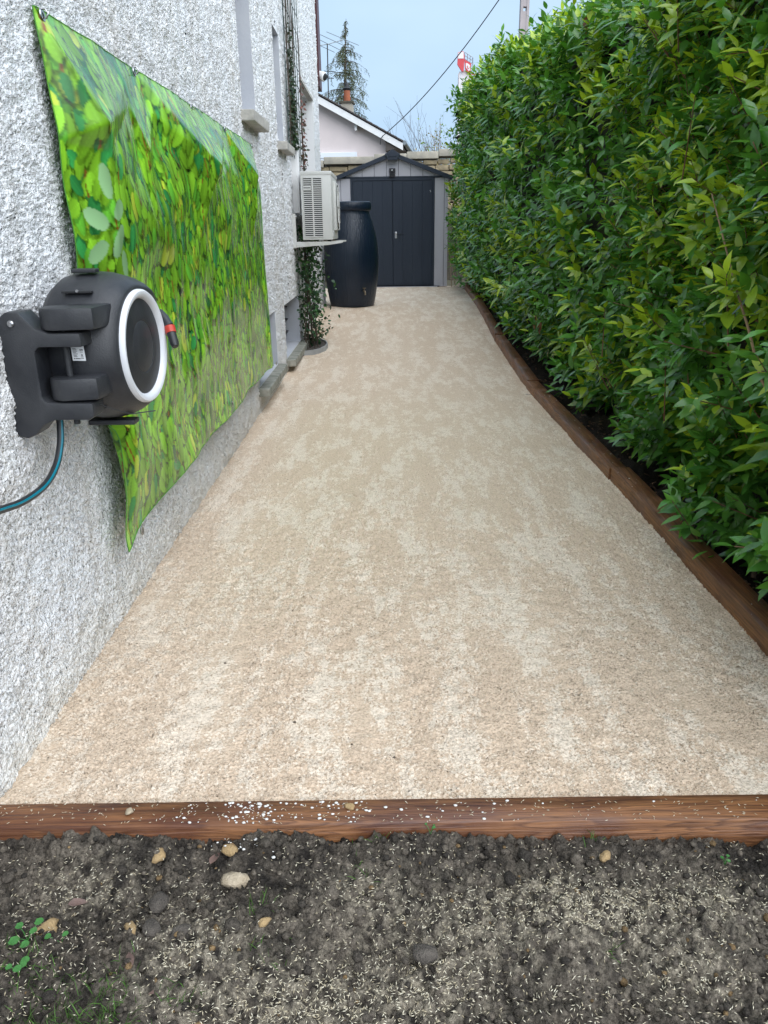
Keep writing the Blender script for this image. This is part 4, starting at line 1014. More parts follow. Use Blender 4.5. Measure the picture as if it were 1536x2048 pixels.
# ------------------------------------------------------------------ stone wall behind the shed
def make_stonewall():
    sw = empty('stone_wall', (0, 16, 0), 'old rubble stone garden wall with coping slabs behind the shed', 'wall')
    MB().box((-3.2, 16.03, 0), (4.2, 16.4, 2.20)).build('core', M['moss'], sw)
    def top(x): return 2.20 + .053*(x+1.18)
    r_ = random.Random(5); x = -3.2
    for w in (.9, 1.15, .95, .62, .6, .85, .7, 1.0, 1.1):
        if x > 4: break
        z = top(x+w/2); MB().box((x+.004, 15.90, z), (x+w-.004, 16.5, z+.125), .012).build('coping_stone', M['coping'], sw, True); x += w
    z = 2.185
    row = 0
    while z > 1.2:
        h = r_.uniform(.055, .12); x = -3.2 + r_.uniform(0, .2)
        while x < 4.0:
            w = r_.uniform(.14, .36)
            if not (-1.3 < x+w/2 < 1.6) and row > 5: x += w; continue
            zz = z + .053*(x+1.18)*(1 if z > 1.2 else .6)
            o = MB().box((x+.008, 15.965+r_.uniform(-.02, .02), zz-h+.008), (x+w-.008, 16.06, zz-.008), .016)
            o.v = [(a+r_.uniform(-.008, .008), b, c+r_.uniform(-.006, .006)) for a, b, c in o.v]
            o.build('stone', M['stone'], sw, True); x += w
        z -= h; row += 1
make_stonewall()

# ------------------------------------------------------------------ neighbour's house
def make_neighbour():
    nh = empty('pink_house', (.02, 22, 0), 'pale pink gabled house with white bargeboard beyond the stone wall', 'house', rz=-R(5.3))
    L = dict(local=True)
    zt = lambda x: 3.405 - .526*x
    RX = -4.2
    w = MB(); w.prism([(-8.4, 0), (0, 0), (0, zt(0)-.12), (RX, zt(RX)-.12), (-8.4, zt(0)-.12)], .30, 8.0, 'XZ'); w.build('wall', M['pink'], nh, **L)
    for sgn in (1, -1):
        X = lambda x: x if sgn > 0 else 2*RX - x
        rf = MB(); rf.prism([(X(RX), zt(RX)), (X(.46), zt(.46)), (X(.46), zt(.46)-.05), (X(RX), zt(RX)-.06)], .06, 8.4, 'XZ'); rf.build('roof', M['roof_tile'], nh, **L)
        bb = MB(); bb.prism([(X(RX), zt(RX)-.035), (X(.46), zt(.46)-.035), (X(.46), zt(.46)-.20), (X(RX), zt(RX)-.215)], .0, .055, 'XZ'); bb.build('bargeboard', M['white_paint'], nh, **L)
    # verge tiles, one by one along the rake
    x = .47; tl = MB().prism([(0, 0), (-.17, .089), (-.17, .118), (0, .038)], -.03, .30, 'XZ').build('roof_tile', M['roof_tile'], nh, **L)
    tl.location = (x, 0, zt(x)+.002)
    for k in range(1, 24):
        share(tl, 'roof_tile', nh, (x-.16*k, 0, zt(x-.16*k)+.002))
    so = MB(); so.prism([(.004, zt(.0)-.20), (.44, zt(.44)-.10), (.44, zt(.44)-.13), (.004, zt(0)-.45)], .06, 8.0, 'XZ'); so.build('soffit', M['soffit'], nh, **L)
    g = MB(); g.tube([(.50, .02, zt(.46)-.02), (.50, 8.2, zt(.46)-.02)], .055, 12); g.build('gutter', M['zinc'], nh, True, **L)
    MB().box((-2.2, .22, 2.83), (-.77, .296, 2.965), .01).build('shutter_box', M['pale_blue'], nh, **L)
    MB().box((-2.2, .24, 1.4), (-.77, .292, 2.828)).build('shutter', M['pale_blue'], nh, **L)
    MB().box((-.80, .10, zt(-.8)-.36), (-.74, .299, zt(-.8)-.22)).build('purlin_end', M['white_paint'], nh, **L)
    ch = MB(); ch.box((-1.31, 1.25, 3.6), (-1.01, 1.65, 4.26)); c_ = ch.build('chimney', M['coping'], nh, **L)
    MB().box((-1.35, 1.21, 4.2605), (-.97, 1.69, 4.31)).build('chimney_slab', M['moss'], c_, **L)
    MB().lathe([(.085, 0), (.095, .02), (.085, .25), (.092, .27)], (-1.16, 1.45, 4.311), (0, 0, 1), 14).build('chimney_pot', M['terracotta'], c_, True, **L)
    MB().lathe([(.09, 0), (.10, .02), (.12, .05), (.06, .10), (.05, .17), (.015, .20)], (-1.16, 1.45, 4.582), (0, 0, 1), 12).build('cowl', M['dark_metal'], c_, True, **L)
    # aerial
    an = empty('tv_aerial', (-1.43, 22.6, 4.0), 'thin rooftop television aerial above the pink house', 'aerial')
    mx, my = -1.43, 22.6
    MB().tube([(mx-.02, my, 3.9), (mx, my, 5.50)], .016, 6).build('mast', M['dark_metal'], an)
    MB().tube([(mx-.20, my-.1, 5.46), (mx, my, 5.50), (mx+.40, my+.12, 5.62)], .011, 6).build('boom', M['zinc'], an)
    for t, l, z in ((-.18, .45, 5.47), (.02, .42, 5.505), (.20, .46, 5.56), (.40, .52, 5.62)):
        MB().tube([(mx+t-l*.75, my-.35, z+.085), (mx+t+l*.75, my+.35, z-.085)], .008, 5).build('element', M['zinc'], an)
    for z, t in ((4.75, .14), (4.9, .18)): MB().tube([(mx-t*.6, my, z), (mx+t, my-.05, z-.03)], .010, 5).build('element', M['dark_metal'], an)
make_neighbour()

# ------------------------------------------------------------------ trees behind
def make_conifer():
    tr = empty('conifer', (-1.42, 30, 0), 'sparse drooping conifer standing behind the pink house', 'tree')
    t = MB(); t.tube([(-1.42, 30, 0), (-1.40, 30, 3), (-1.36, 30, 5.2), (-1.28, 30, 7.0), (-1.24, 30, 7.68)], [.11, .085, .05, .02, .006], 8); tk = t.build('trunk', M['bark'], tr, True)
    r_ = np.random.default_rng(3); P0, P1, Wd, Cl = [], [], [], []; br = MB()
    zs = np.arange(3.6, 7.62, .085)
    for i, z in enumerate(zs):
        tx = np.interp(z, [0, 3, 5.2, 7.0, 7.68], [-1.42, -1.40, -1.36, -1.28, -1.24]); dens = .62 + .38*math.sin(i*1.35)
        Lb = np.interp(z, [3.6, 5.2, 6.2, 6.7, 6.95, 7.4, 7.65], [1.25, 1.0, .82, .62, .22, .15, .05])
        for k in range(4 if z < 6.9 else 3):
            if r_.random() > dens + .25: continue
            a = r_.uniform(0, 6.28); L = Lb*r_.uniform(.55, 1.1); d = np.array([math.cos(a), math.sin(a), 0])
            pts = [np.array([tx, 30, z]) + d*L*t_ + np.array([0, 0, .22*L*t_ - .42*L*t_**2.2]) for t_ in (0, .33, .66, 1)]
            br.tube(pts, [.012, .009, .006, .003], 4, False)
            for q in range(int(15*L)+3):
                t_ = r_.uniform(.12, 1); p = np.array([tx, 30, z]) + d*L*t_ + np.array([0, 0, .22*L*t_ - .42*L*t_**2.2])
                ln = r_.uniform(.06, .24)*(.6+.5*L); dr = np.array([r_.normal(0, .25), r_.normal(0, .25), -1.0]) + d*.25; dr /= np.linalg.norm(dr)
                for s_ in range(5):
                    a0 = p + dr*ln*s_/4; nd = np.array([r_.normal(0, .5), r_.normal(0, .5), -.6]); nd /= np.linalg.norm(nd)
                    P0.append(a0); P1.append(a0 + nd*ln*.5); Wd.append(r_.uniform(.010, .022)); Cl.append(r_.random())
    P0, P1, Wd, Cl = map(np.array, (P0, P1, Wd, Cl)); n = len(P0)
    S = norm(np.cross(P1-P0, r_.normal(0, 1, (n, 3))))*Wd[:, None]
    V = np.stack([P0-S*.5, P0+S*.5, P1+S*.3, P1-S*.3], 1).reshape(-1, 3)
    F = np.arange(n*4).reshape(-1, 4)
    c = (1-Cl[:, None])*np.array([.050, .070, .040]) + Cl[:, None]*np.array([.13, .14, .07])
    cr = link('crown', fastmesh('crown', V - np.array(tr.location), F, smooth=False, col=np.repeat(c, 4, 0)), M['needle'], tr)
    br.build('branches', M['bark'], tr)['kind'] = 'stuff'
make_conifer()
def bare_shrub(x, y, h, w, n, seed, label, cat='shrub', leafcol=None, nl=0):
    r_ = random.Random(seed); root = empty('bare_shrub' if leafcol is None else 'yellow_shrub', (x, y, 0), label, cat, 'shrubs beyond the stone wall')
    m = MB(); tips = []
    def grow(p, d, l, rad, lev):
        q = p + d*l; mid_ = p + d*l*.5 + Vector((r_.uniform(-1, 1), r_.uniform(-1, 1), 0))*l*.06
        m.tube([p, mid_, q], [rad, rad*.85, rad*.65], 4, False); tips.append(q); tips.append(mid_)
        if lev > 0:
            for _ in range(r_.choice((2, 3, 3))):
                nd = (d + Vector((r_.uniform(-.6, .6), r_.uniform(-.6, .6), r_.uniform(-.05, .5)))).normalized(); grow(p + d*l*r_.uniform(.5, 1), nd, l*r_.uniform(.5, .75), rad*.6, lev-1)
    for _ in range(n):
        b = Vector((x + r_.uniform(-w, w)*.5, y + r_.uniform(-.3, .3), 0)); d = Vector((r_.uniform(-.22, .22)*w, r_.uniform(-.1, .1), 1)).normalized(); grow(b, d, h*r_.uniform(.42, .6), .014, 3)
    m.build('branches', M['bark'] if leafcol is None else M['stem'], root)['kind'] = 'stuff'
    if leafcol is not None:
        n_ = nl; T = np.array([tuple(r_.choice(tips)) for _ in range(n_)]) + rng.normal(0, .07, (n_, 3)); D = norm(rng.normal(0, 1, (n_, 3))); Nn = rng.normal(0, 1, (n_, 3)); Nn = norm(Nn - D*np.sum(Nn*D, -1, keepdims=True))
        L_ = rng.uniform(.04, .08, n_); V = leaf_verts(T, D, Nn, L_, L_*.5, np.full(n_, .2), np.full(n_, .05), np.zeros(n_))
        F = (LT_F[None] + (np.arange(n_)*14)[:, None, None]).reshape(-1, 3); c = np.array(leafcol)[None]*rng.uniform(.6, 1.3, (n_, 1))
        link('foliage', fastmesh('foliage', V.reshape(-1, 3)-np.array(root.location), F, col=np.repeat(c, 14, 0)), M['leaf2'], root)
bare_shrub(.75, 24.5, 3.55, .7, 9, 1, 'bare grey twiggy shrub beyond the wall beside the pink house gutter')
bare_shrub(1.42, 25, 3.75, .6, 12, 2, 'bare upright brownish shrub beyond the wall near the hedge')
bare_shrub(1.50, 23.6, 3.0, .9, 8, 3, 'low yellow-leaved shrub just above the stone wall coping', 'shrub', (.26, .20, .05), 900)
bare_shrub(1.98, 23, 3.35, .5, 7, 4, 'light green leafy shrub at the far end of the hedge above the wall', 'shrub', (.16, .25, .03), 700)

# ------------------------------------------------------------------ pole, cable, crane
def make_pole():
    pl = empty('utility_pole', (2.84, 18, 0), 'tall concrete utility pole rising behind the hedge', 'pole')
    m = MB(); z = 0; seg = []
    for a, b_ in ((-.085, -.035), (.035, .085)):
        m.box((2.84+a, 17.92, 0), (2.84+b_, 18.08, 6.6))
    m.build('post', M['concrete_pole'], pl)
    for k in range(12):
        MB().box((2.84-.0345, 17.93, .2+k*.5), (2.84+.0345, 18.07, .62+k*.5)).build('web', M['concrete_pole'], pl)
    MB().box((2.84-.09, 17.9, 6.601), (2.84+.09, 18.1, 6.7)).build('cap', M['concrete_pole'], pl)
make_pole()
def make_cable():
    a = np.array([2.79, 17.92, 5.95]); b_ = np.array([-.046, 21.98, 3.30]); pts = []
    for t in np.linspace(0, 1, 24):
        p = a*(1-t) + b_*t; p[2] -= .50*4*t*(1-t)*.5; pts.append(p)
    pts += [np.array([-.10, 21.97, 3.22]), np.array([-.105, 21.97, 3.10])]
    tag(MB().tube(pts, .0105, 5).build('overhead_cable', M['dark_metal']), 'thin overhead cable sagging from the pole to the pink house', 'cable')
make_cable()
def make_crane():
    X, Y = 8.35, 90
    cr = empty('tower_crane', (X, Y, 0), 'far-off red and white tower crane head above the hedge', 'crane')
    m = MB()
    for sx_ in (-.55, .55):
        for sy in (-.55, .55): m.box((X+sx_-.09, Y+sy-.09, 0), (X+sx_+.09, Y+sy+.09, 15.9))
    for k in range(14):
        z = 1.0 + k*1.05
        m.tube([(X-.55, Y-.55, z), (X+.55, Y-.55, z+1.0)], .05, 4); m.tube([(X-.55, Y+.55, z), (X+.55, Y+.55, z+1.0)], .05, 4); m.tube([(X-.55, Y-.55, z), (X-.55, Y+.55, z+1)], .05, 4)
    m.build('mast', M['crane_white'], cr)
    MB().prism([(X-.45, 13.0), (X+.38, 13.0), (X+.42, 16.0), (X-.42, 16.0)], Y-.65, Y-.58, 'XZ').build('mast_panel', M['crane_white'], cr)
    MB().prism([(X-.85, 16.5), (X-.38, 15.85), (X-.2, 15.9), (X-.15, 17.2), (X-.25, 17.65), (X-.82, 17.55)], Y-1.0, Y-.7, 'XZ').build('cab', M['crane_red'], cr)
    MB().prism([(X-.80, 17.0), (X-.24, 17.0), (X-.26, 17.60), (X-.80, 17.52)], Y-1.03, Y-1.001, 'XZ').build('cab_window', M['crane_white'], cr)
    MB().prism([(X-.15, 16.95), (X+.55, 16.55), (X+.5, 15.75), (X+.32, 15.65), (X-.05, 16.1)], Y-.95, Y-.7, 'XZ').build('sign_board', M['crane_red'], cr)
    MB().prism([(X-.02, 16.55), (X+.1, 16.62), (X+.42, 16.42), (X+.44, 16.0), (X+.32, 15.88), (X+.02, 16.2)], Y-.97, Y-.951, 'XZ').build('sign_face', M['crane_white'], cr)
    MB().prism([(X+.10, 16.36), (X+.16, 16.40), (X+.26, 16.16), (X+.36, 16.08), (X+.30, 16.04), (X+.18, 16.10)], Y-.98, Y-.971, 'XZ').build('sign_mark', M['crane_red'], cr)
    rl = MB()
    for z in (.0, .3, .6): rl.tube([(X-.1, Y-.6, 17.05+z), (X+.75, Y-.6, 16.55+z), (X+.75, Y+.5, 16.55+z)], .03, 4)
    for t in (0, .33, .66, 1): rl.tube([(X-.1+.85*t, Y-.6, 17.05-.5*t), (X-.1+.85*t, Y-.6, 17.65-.5*t)], .03, 4)
    rl.build('railing', M['zinc'], cr)
    jb = MB()
    for zo, yo in ((0, -.4), (0, .4), (.8, 0)): jb.box((X+.3, Y+yo-.05, 14.9+zo), (X+14, Y+yo+.05, 15.0+zo))
    for k in range(13): jb.tube([(X+.5+k, Y-.4, 14.95), (X+1+k, Y, 15.7), (X+1.5+k, Y-.4, 14.95)], .035, 4)
    jb.build('jib', M['crane_red'], cr)
make_crane()

# ------------------------------------------------------------------ trellis, ivy, climber
def make_trellis():
    tl = empty('wire_trellis', (WX, 7.35, 1.7), 'green wire mesh trellis fixed high on the house wall', 'trellis'); xw = WX+.035
    ys = np.linspace(6.88, 7.98, 7)
    v0 = MB().tube([(xw, 0, 1.62), (xw, 0, 4.6)], .0032, 5)
    base = None
    for y in ys:
        MB().tube([(xw, y, 1.66), (xw, y, 4.6)], .0034, 5).build('upright_wire', M['wire'], tl)
    for k in range(20): MB().tube([(xw+.004, 6.87, 1.70+.145*k), (xw+.004, 7.99, 1.70+.145*k)], .0028, 5).build('cross_wire', M['wire'], tl)
make_trellis()
def leafcloud(name, parent, P, size, cols, mat, out=(0.9, -.3, .3)):
    n = len(P); D = norm(rng.normal(0, .6, (n, 3)) + np.array([.25, -.2, -.35])); Nn = norm(rng.normal(0, .45, (n, 3)) + np.array(out)); Nn = norm(Nn - D*np.sum(Nn*D, -1, keepdims=True))
    L = size*rng.uniform(.6, 1.25, n); V = leaf_verts(P, D, Nn, L, L*rng.uniform(.45, .75, n), rng.normal(.15, .15, n), np.full(n, .04), np.zeros(n))
    F = (LT_F[None] + (np.arange(n)*14)[:, None, None]).reshape(-1, 3); c = np.array(cols)[rng.integers(0, len(cols), n)]*rng.uniform(.65, 1.3, (n, 1))
    return link(name, fastmesh(name, V.reshape(-1, 3) - np.array(wloc(parent)), F, col=np.repeat(c, 14, 0)), mat, parent)
def make_climbers():
    iv = empty('ivy', (WX+.03, 7.2, 1.7), 'dark ivy hanging on the wire trellis above the window sill', 'ivy')
    m = MB(); r_ = random.Random(9)
    for k in range(9):
        y = 6.93 + .06*k + r_.uniform(-.03, .03); pts = [(WX+.04+r_.uniform(-.01, .02), y + r_.uniform(-.04, .04), 1.70 + j*.32) for j in range(9)]; m.tube(pts, [.0032*(1-.07*j) for j in range(9)], 5, False)
    m.build('stems', M['bark'], iv)
    n = 800; z = 1.72 + rng.beta(1.1, 2.6, n)*1.05; y = 7.0 + rng.normal(.13, .075, n); P = np.stack([WX+.042+np.abs(rng.normal(0, .012, n)), y, z], -1)
    leafcloud('foliage', iv, P, .030, [(.018, .045, .018), (.028, .06, .02), (.05, .05, .025), (.014, .03, .014)], M['leaf2'])
    iv2 = empty('red_ivy', (WX+.03, 7.95, 1.5), 'reddish autumn creeper beside the white window recess above the air conditioner', 'ivy')
    m = MB()
    for k in range(3): m.tube([(WX+.045, 7.86+.05*k + r_.uniform(-.03, .03), 1.45 + j*.25) for j in range(6)], [.004-.0005*j for j in range(6)], 5, False)
    m.build('stems', M['bark'], iv2)
    n = 200; z = 1.50 + rng.beta(1.1, 1.6, n)*.90; P = np.stack([WX+.035+np.abs(rng.normal(0, .016, n)), 7.95 + rng.normal(0, .06, n), z], -1)
    leafcloud('foliage', iv2, P, .032, [(.10, .035, .025), (.16, .06, .05), (.03, .045, .02), (.08, .05, .03), (.025, .04, .02)], M['leaf2'])
    # climber rising from the round planting hole
    cl = empty('climbing_plant', (-.69, 7.32, .03), 'leafy green climbing plant growing from the edged hole at the house foot', 'climbing plant')
    m = MB(); st = []
    for k in range(13):
        x0, y0_ = -.70 + r_.uniform(-.05, .07), 7.3 + r_.uniform(-.14, .14); pts = []
        for j in range(8):
            t = j/7; pts.append((x0 + (-.73-x0)*t + r_.uniform(-.02, .02), y0_ + r_.uniform(-.03, .03) + .15*t, .03 + t*r_.uniform(.85, 1.15)))
        m.tube(pts, [.0045-.0004*j for j in range(8)], 5, False)
    m.build('stems', M['bark'], cl)
    n = 1500; z = .06 + rng.random(n)**.9*1.05; spread = np.interp(z, [0, .15, .4, .7, 1.1], [.03, .07, .10, .085, .07])
    P = np.stack([np.maximum(-.70 + rng.normal(.01, 1, n)*spread*.75, WX+.012), 7.42 + rng.normal(0, 1.6, n)*spread, z], -1)
    leafcloud('foliage', cl, P, .04, [(.03, .08, .035), (.045, .12, .04), (.06, .14, .045), (.025, .06, .03)], M['leaf2'])
    # side sprig
    m = MB(); m.tube([(-.66, 7.3, .17), (-.58, 7.32, .19), (-.52, 7.34, .24)], .003, 5); m.build('sprig', M['stem'], cl)
    P = np.stack([np.linspace(-.62, -.50, 12), 7.33+rng.normal(0, .015, 12), np.linspace(.18, .25, 12)+rng.normal(0, .012, 12)], -1); leafcloud('sprig_leaves', cl, P, .035, [(.03, .08, .03), (.045, .10, .035)], M['leaf2'])
    # edging strip round the hole and its soil
    arc = [(-.80, 6.915), (-.735, 6.925), (-.66, 6.965), (-.60, 7.05), (-.56, 7.17), (-.548, 7.30), (-.57, 7.43), (-.62, 7.53), (-.70, 7.59), (-.80, 7.61)]
    ed = MB(); n = len(arc); c = np.array([-.72, 7.27])
    for i, p in enumerate(arc):
        d = np.array(p)-c; d /= np.linalg.norm(d); q = np.array(p)-d*.012
        for (a, z) in ((p, -.02), (p, .045), (q, .045), (q, -.02)): ed.v.append((a[0], a[1], z + float(gz(p[1]))))
    for i in range(n-1):
        for j in range(3): ed.f.append((i*4+j, i*4+j+1, (i+1)*4+j+1, (i+1)*4+j))
    tag(ed.build('garden_edging', M['edging'], smooth=False), 'curved grey edging strip round the climbing plant at the house foot', 'edging')
    so = MB(); so.v = [(-.72, 7.27, .055)] + [(a[0]*.97-.72*.03, a[1]*.97+7.27*.03, .028+float(gz(a[1]))) for a in arc]; so.f = [(0, i, i+1) for i in range(1, n)]
    tag(so.build('planting_soil', M['grey_clod']), kind='structure')
make_climbers()

# ------------------------------------------------------------------ soil details
def ico(sub):
    bm = bmesh.new(); bmesh.ops.create_icosphere(bm, subdivisions=sub, radius=1); bm.verts.index_update()
    v = np.array([v.co[:] for v in bm.verts]); f = np.array([[q.index for q in t.verts] for t in bm.faces]); bm.free(); return v, f
I1, I2, I3 = ico(1), ico(2), ico(3)
def lumpy(v, seed, amp=.28):
    r_ = np.random.default_rng(seed); k = r_.normal(0, 1.6, (5, 3)); ph = r_.uniform(0, 6.28, 5)
    d = sum(np.sin(v @ k[i]*1.5 + ph[i]) for i in range(5))/5; return v*(1 + amp*d + r_.normal(0, .045, len(v)))[:, None]
def make_clods():
    Vs, Fs, Cs = [], [], []; n0 = 0
    for cnt, (v, f), lo, hi in ((120, I2, .006, .014), (3600, I1, .0024, .0085)):
        for q in range(cnt):
            x = rng.uniform(-.79, 1.15); y = rng.uniform(.45, 1.19)
            if cnt == 120: y = 1.19 - .6*rng.random()**1.5
            s_ = lo + (hi-lo)*rng.random()**2.2
            w = lumpy(v, q+cnt, .34)*s_*np.array([1, rng.uniform(.8, 1.2), rng.uniform(.6, .9)])
            a = rng.uniform(0, 6.28); c, sn = math.cos(a), math.sin(a); w = np.stack([w[:, 0]*c-w[:, 1]*sn, w[:, 0]*sn+w[:, 1]*c, w[:, 2]], -1)
            if y + s_*1.25 > 1.186: y = 1.184 - s_*1.25
            z = float(soil_h(np.array(x), np.array(y))) + s_*.25
            Vs.append(w + np.array([x, y, z])); Fs.append(f+n0); n0 += len(v)
            t = rng.random(); col = (1-t)*np.array([.056, .049, .042]) + t*np.array([.20, .17, .136])
            if cnt > 1000 and rng.random() < .07: col = np.array([.30, .20, .10])*rng.uniform(.6, 1.2)
            Cs.append(np.repeat(col[None], len(v), 0))
    me = fastmesh('clods', np.concatenate(Vs), np.concatenate(Fs), smooth=False, col=np.concatenate(Cs))
    tag(link('soil_clods', me, M['clod']), 'dark damp lumps of soil in front of the timber', 'soil clods', kind='stuff')
make_clods()
STONES = [(-.289, 1.088, .019, 'pale_stone', 'largest pale stone on the soil, with white-speckled clod beside it'), (-.445, 1.152, .013, 'ochre', 'small flat ochre stone near the left part of the front timber'),
          (-.309, 1.160, .015, 'ochre', 'knobbly ochre stone close to the front timber above the largest pale stone'), (-.218, .981, .009, 'ochre', 'small yellow stone alone on the soil below the largest pale stone'),
          (-.446, .983, .011, 'ochre', 'small ochre stone beside the dark clods on the soil'), (-.600, 1.005, .016, 'ochre', 'brown ochre stone near the green weeds'),
          (-.521, 1.228, .008, 'pale_stone', 'small pale pebble lying on the left of the front timber'), (-.082, 1.238, .008, 'ochre', 'small ochre pebble lying on the front timber among white crumbs'),
          (.40, 1.135, .011, 'ochre', 'ochre stone on the soil below the right half of the front timber'), (-.412, .985, .017, 'grey_clod', 'big dark clod on the soil left of the yellow stone'), (-.355, .975, .020, 'grey_clod', 'biggest brown clod on the soil left of the yellow stone'),
          (-.418, 1.045, .018, 'grey_clod', 'grey clod topped with white crumbs on the soil'), (.05, .93, .017, 'grey_clod', 'broad dark clod on the soil right of the yellow stone')]
for k, (x, y, s_, mt, lab) in enumerate(STONES):
    v, f = I2
    w = lumpy(v, 900+k, .55)*s_*np.array([1.25, .85, .72]); z = .013 + s_*.45 if 1.195 < y < 1.27 else float(soil_h(np.array(x), np.array(y))) + s_*.3
    o = link('clod' if 'clod' == mt[-4:] else 'stone', fastmesh('stone', w, f, smooth=False), M[mt]); o.location = (x, y, z); o.rotation_euler = (0, 0, k*1.3)
    tag(o, lab, 'clod' if mt == 'grey_clod' else 'stone', 'stones and clods on the soil')
def make_seed():
    n = 62000; x = rng.uniform(-.79, 1.15, n); y = rng.uniform(.35, 1.183, n)
    base = .09 + .20*sstep(-.2, 1.3, samp(T_LOW, x/1.4+.3, y/1.4)) + .05*samp(T_MID, x/1.5, y/1.5)
    for (px, py, sx_, sy, a) in SEED_SPOTS:
        base = base + a*np.exp(-((x-px)/sx_)**2 - ((y-py)/sy)**2)
    keep = rng.random(n) < np.clip(base*(1-.6*sstep(1.1, 1.19, y)), .03, .92)
    x, y = x[keep], y[keep]
    xt = rng.uniform(-.79, 1.0, 330); yt = rng.uniform(1.195, 1.255, 330)
    z = np.concatenate([soil_h(x, y) + rng.uniform(.002, .009, len(x)), np.full(330, .0145)]); x = np.concatenate([x, xt]); y = np.concatenate([y, yt]); n = len(x)
    a = rng.normal(.5, 1.1, n); tl = rng.normal(0, .28, n); tl[-330:] = 0
    D = np.stack([np.cos(a)*np.cos(tl), np.sin(a)*np.cos(tl), np.sin(tl)], -1); S = norm(np.cross(np.array([0, 0, 1.]), D)); U = np.cross(D, S); L = rng.uniform(.0032, .0049, n); W = rng.uniform(.0005, .00085, n)
    t = np.array([(1, 0, 0), (-1, 0, 0), (.1, 1, 0), (.1, -1, 0), (.1, 0, 1), (.1, 0, -1)])
    V = np.stack([x, y, z], -1)[:, None] + t[None, :, 0:1]*L[:, None, None]*D[:, None] + t[None, :, 1:2]*W[:, None, None]*S[:, None] + t[None, :, 2:3]*W[:, None, None]*U[:, None]
    Ft = np.array([(0, 2, 4), (2, 1, 4), (1, 3, 4), (3, 0, 4), (2, 0, 5), (1, 2, 5), (3, 1, 5), (0, 3, 5)])
    F = (Ft[None] + (np.arange(n)*6)[:, None, None]).reshape(-1, 3); r_ = rng.random((n, 1)); c = (1-r_)*np.array([.52, .44, .29]) + r_*np.array([.80, .75, .60])
    tag(link('grass_seed', fastmesh('seed', V.reshape(-1, 3), F, col=np.repeat(c, 6, 0)), M['seed']), 'pale grass seed scattered over the dark soil and front timber', 'grass seed', kind='stuff')
make_seed()
def make_crumbs():
    Vs, Fs, n0 = [], [], 0; v, f = I1
    spots = [(-.28, 75, .03), (-.10, 34, .025), (-.40, 16, .015), (-.2, 30, .05), (.12, 14, .08), (.55, 6, .2), (-.3, 8, .25)]
    L = [(rng.normal(cx, sd_), rng.uniform(1.196, 1.254), .0135) for cx, c, sd_ in spots for _ in range(c)]
    L += [(-.28+rng.normal(0, .04), 1.18-abs(rng.normal(0, .02)), -.008) for _ in range(25)]
    for _ in range(45):
        yy = rng.uniform(1.7, 5.0); L.append((float(xr(yy))+rng.uniform(.01, .08), yy, .0605 if yy < 3.36 else .0545))
    for x, y, z in L:
        s_ = .0009 + .0030*rng.random()**2.5; w = lumpy(v, n0, .45)*s_*np.array([1.2, .9, .5]); Vs.append(w + np.array([x, y, z + s_*.3])); Fs.append(f+n0); n0 += len(v)
    tag(link('plaster_crumbs', fastmesh('crumbs', np.concatenate(Vs), np.concatenate(Fs), smooth=False), M['crumb']), 'white plaster crumbs scattered on the timbers', 'crumbs', kind='stuff')
make_crumbs()
def make_grass():
    P0, P1, W, C = [], [], [], []
    for (cx, cy, sx_, sy, n) in ((-.50, .815, .05, .025, 260), (-.44, .85, .03, .03, 120), (-.62, .93, .03, .03, 60), (-.03, 1.18, .02, .008, 16), (.38, 1.185, .02, .006, 8), (-.24, 1.02, .015, .015, 22), (-.33, .865, .02, .01, 30), (.37, .935, .01, .01, 10), (-.06, 1.10, .02, .02, 14), (-.2, .93, .02, .02, 18), (.73, 1.12, .01, .02, 14), (-.56, .88, .03, .02, 60)):
        for _ in range(n):
            x, y = rng.normal(cx, sx_), min(rng.normal(cy, sy), 1.178); z = float(soil_h(np.array(x), np.array(y))); d = norm(np.array([rng.normal(0, .7), rng.normal(0, .7), .7])); l = rng.uniform(.012, .034)
            P0.append((x, y, z-.002)); P1.append(np.array((x, y, z)) + d*l); W.append(rng.uniform(.0009, .0018)); C.append(np.array([.07, .15, .03])*rng.uniform(.5, 1.5))
    P0, P1, W, C = map(np.array, (P0, P1, W, C)); n = len(P0); S = norm(np.cross(P1-P0, rng.normal(0, 1, (n, 3))))*W[:, None]; mid_ = (P0+P1)/2 + np.array([0, 0, .003])
    V = np.stack([P0-S*.5, P0+S*.5, mid_+S*.4, mid_-S*.4, P1], 1).reshape(-1, 3); b_ = np.arange(n)[:, None]*5
    F = np.concatenate([b_+np.array([[0, 1, 2]]), b_+np.array([[0, 2, 3]]), b_+np.array([[3, 2, 4]])])
    tag(link('grass', fastmesh('grass', V, F, col=np.repeat(C, 5, 0)), M['grassb']), 'thin young grass tufts on the soil', 'grass', kind='stuff')
make_grass()
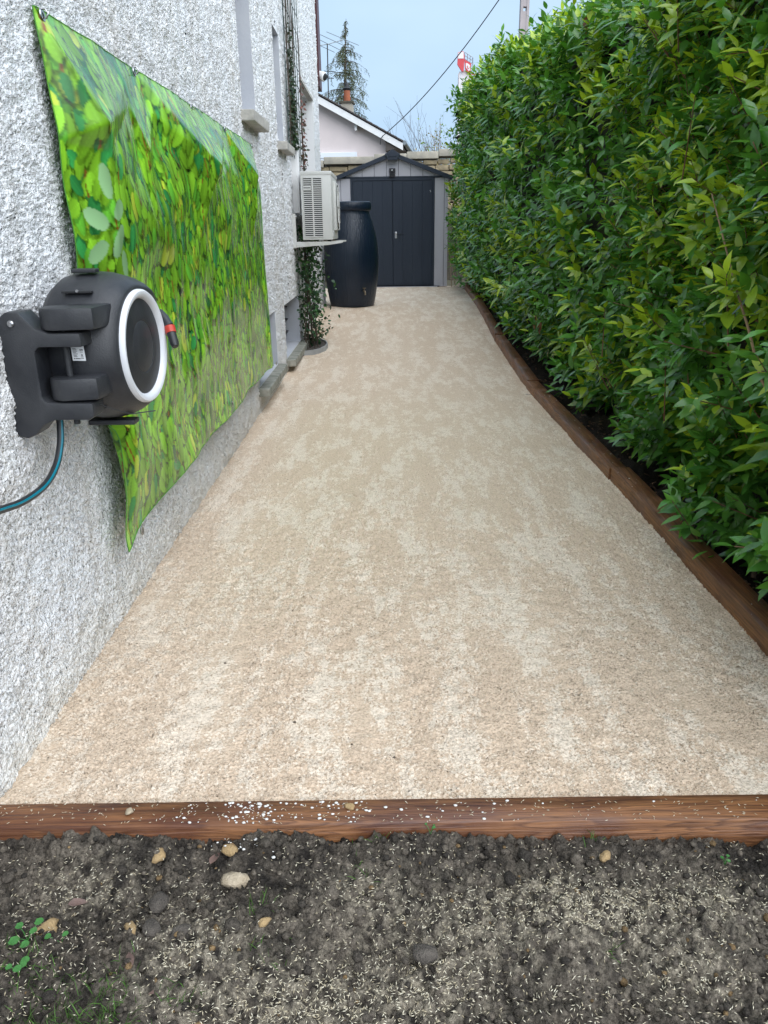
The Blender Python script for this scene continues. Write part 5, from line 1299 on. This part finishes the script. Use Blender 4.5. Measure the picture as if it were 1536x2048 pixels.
def weed(x, y, n, size, label):
    w = empty('weed', (x, y, float(soil_h(np.array(x), np.array(y)))), label, 'weed', 'weeds on the soil'); base = np.array(w.location)
    for k in range(n):
        a = k*2.4 + random.random(); r_ = size*(.5+random.random()*.9); c = base + np.array([math.cos(a)*r_, math.sin(a)*r_, .012+.008*random.random()])
        m = MB(); m.tube([tuple(base), tuple((base+c)/2 + np.array([0, 0, .004])), tuple(c)], .0007, 4, False)
        rad = size*random.uniform(.32, .5); ring = [tuple(c)] + [(c[0]+rad*math.cos(t)*(1-.25*(abs(t-math.pi) < .3)), c[1]+rad*math.sin(t), c[2]+random.uniform(.0005, .002)) for t in np.linspace(0, 2*math.pi, 11)[:-1]]
        m.add(ring, [(0, i, i % 10 + 1) for i in range(1, 11)])
        me_o = m.build('leaf', M['weedleaf'], w, True)
M['weedleaf'] = simple('weed_leaf', (.035, .15, .03), (.06, .21, .045), 60, .5)
weed(-.615, .965, 5, .020, 'small round-leaved green weed at the left edge of the soil'); weed(-.565, .975, 2, .016, 'pair of round green weed leaves beside the brown ochre stone'); weed(-.60, .90, 4, .016, 'low clover-like green weed above the grass tuft'); weed(.62, 1.12, 3, .010, 'tiny green seedling on the soil at the right'); weed(.075, 1.187, 3, .008, 'tiny green seedling touching the front timber')
for k, (x, y, a, lab) in enumerate(((-.585, 1.055, .2, 'brown fallen leaf left on the soil below the timber'), (-.415, .895, 2.1, 'purplish brown fallen leaf near the grass tuft'), (-.375, .868, 2.6, 'narrow grey-brown fallen leaf beside the purplish one'), (-.345, 1.135, 1.2, 'reddish brown curled leaf close to the knobbly ochre stone'))):
    z = float(soil_h(np.array(x), np.array(y))) + .008
    v = leaf_verts(np.zeros((1, 3)), np.array([[math.cos(a), math.sin(a), .1]]), norm(np.array([[-.1, -.3, .9]])), np.array([.034]), np.array([.015]), np.array([.25]), np.array([.08]), np.array([.03]))[0]
    o = link('fallen_leaf', fastmesh('fallen_leaf', v, LT_F), M['deadleaf']); o.location = (x, y, z); tag(o, lab, 'leaf', 'fallen leaves on the soil')
# grey rag under the hedge
v, f = I3
w = lumpy(v, 77, .5)*np.array([.022, .032, .036]); w[:, 2] = np.maximum(w[:, 2], -.02)
o = link('crumpled_rag', fastmesh('rag', w, f), M['slate']); o.location = (1.155, 2.84, .025); tag(o, 'crumpled grey rag lying on bark chips behind the timber', 'rag')
# dead leaf on the path by the timber
vv = leaf_verts(np.zeros((1, 3)), np.array([[1., .2, 0]]), np.array([[0, 0, 1.]]), np.array([.05]), np.array([.016]), np.array([.1]), np.array([.06]), np.array([.03]))[0]
o = link('fallen_leaf', fastmesh('fallen_leaf', vv, LT_F), M['deadleaf']); o.location = (.95, 5.25, .008); tag(o, 'small brown leaf on the sandy path beside the timber', 'leaf')
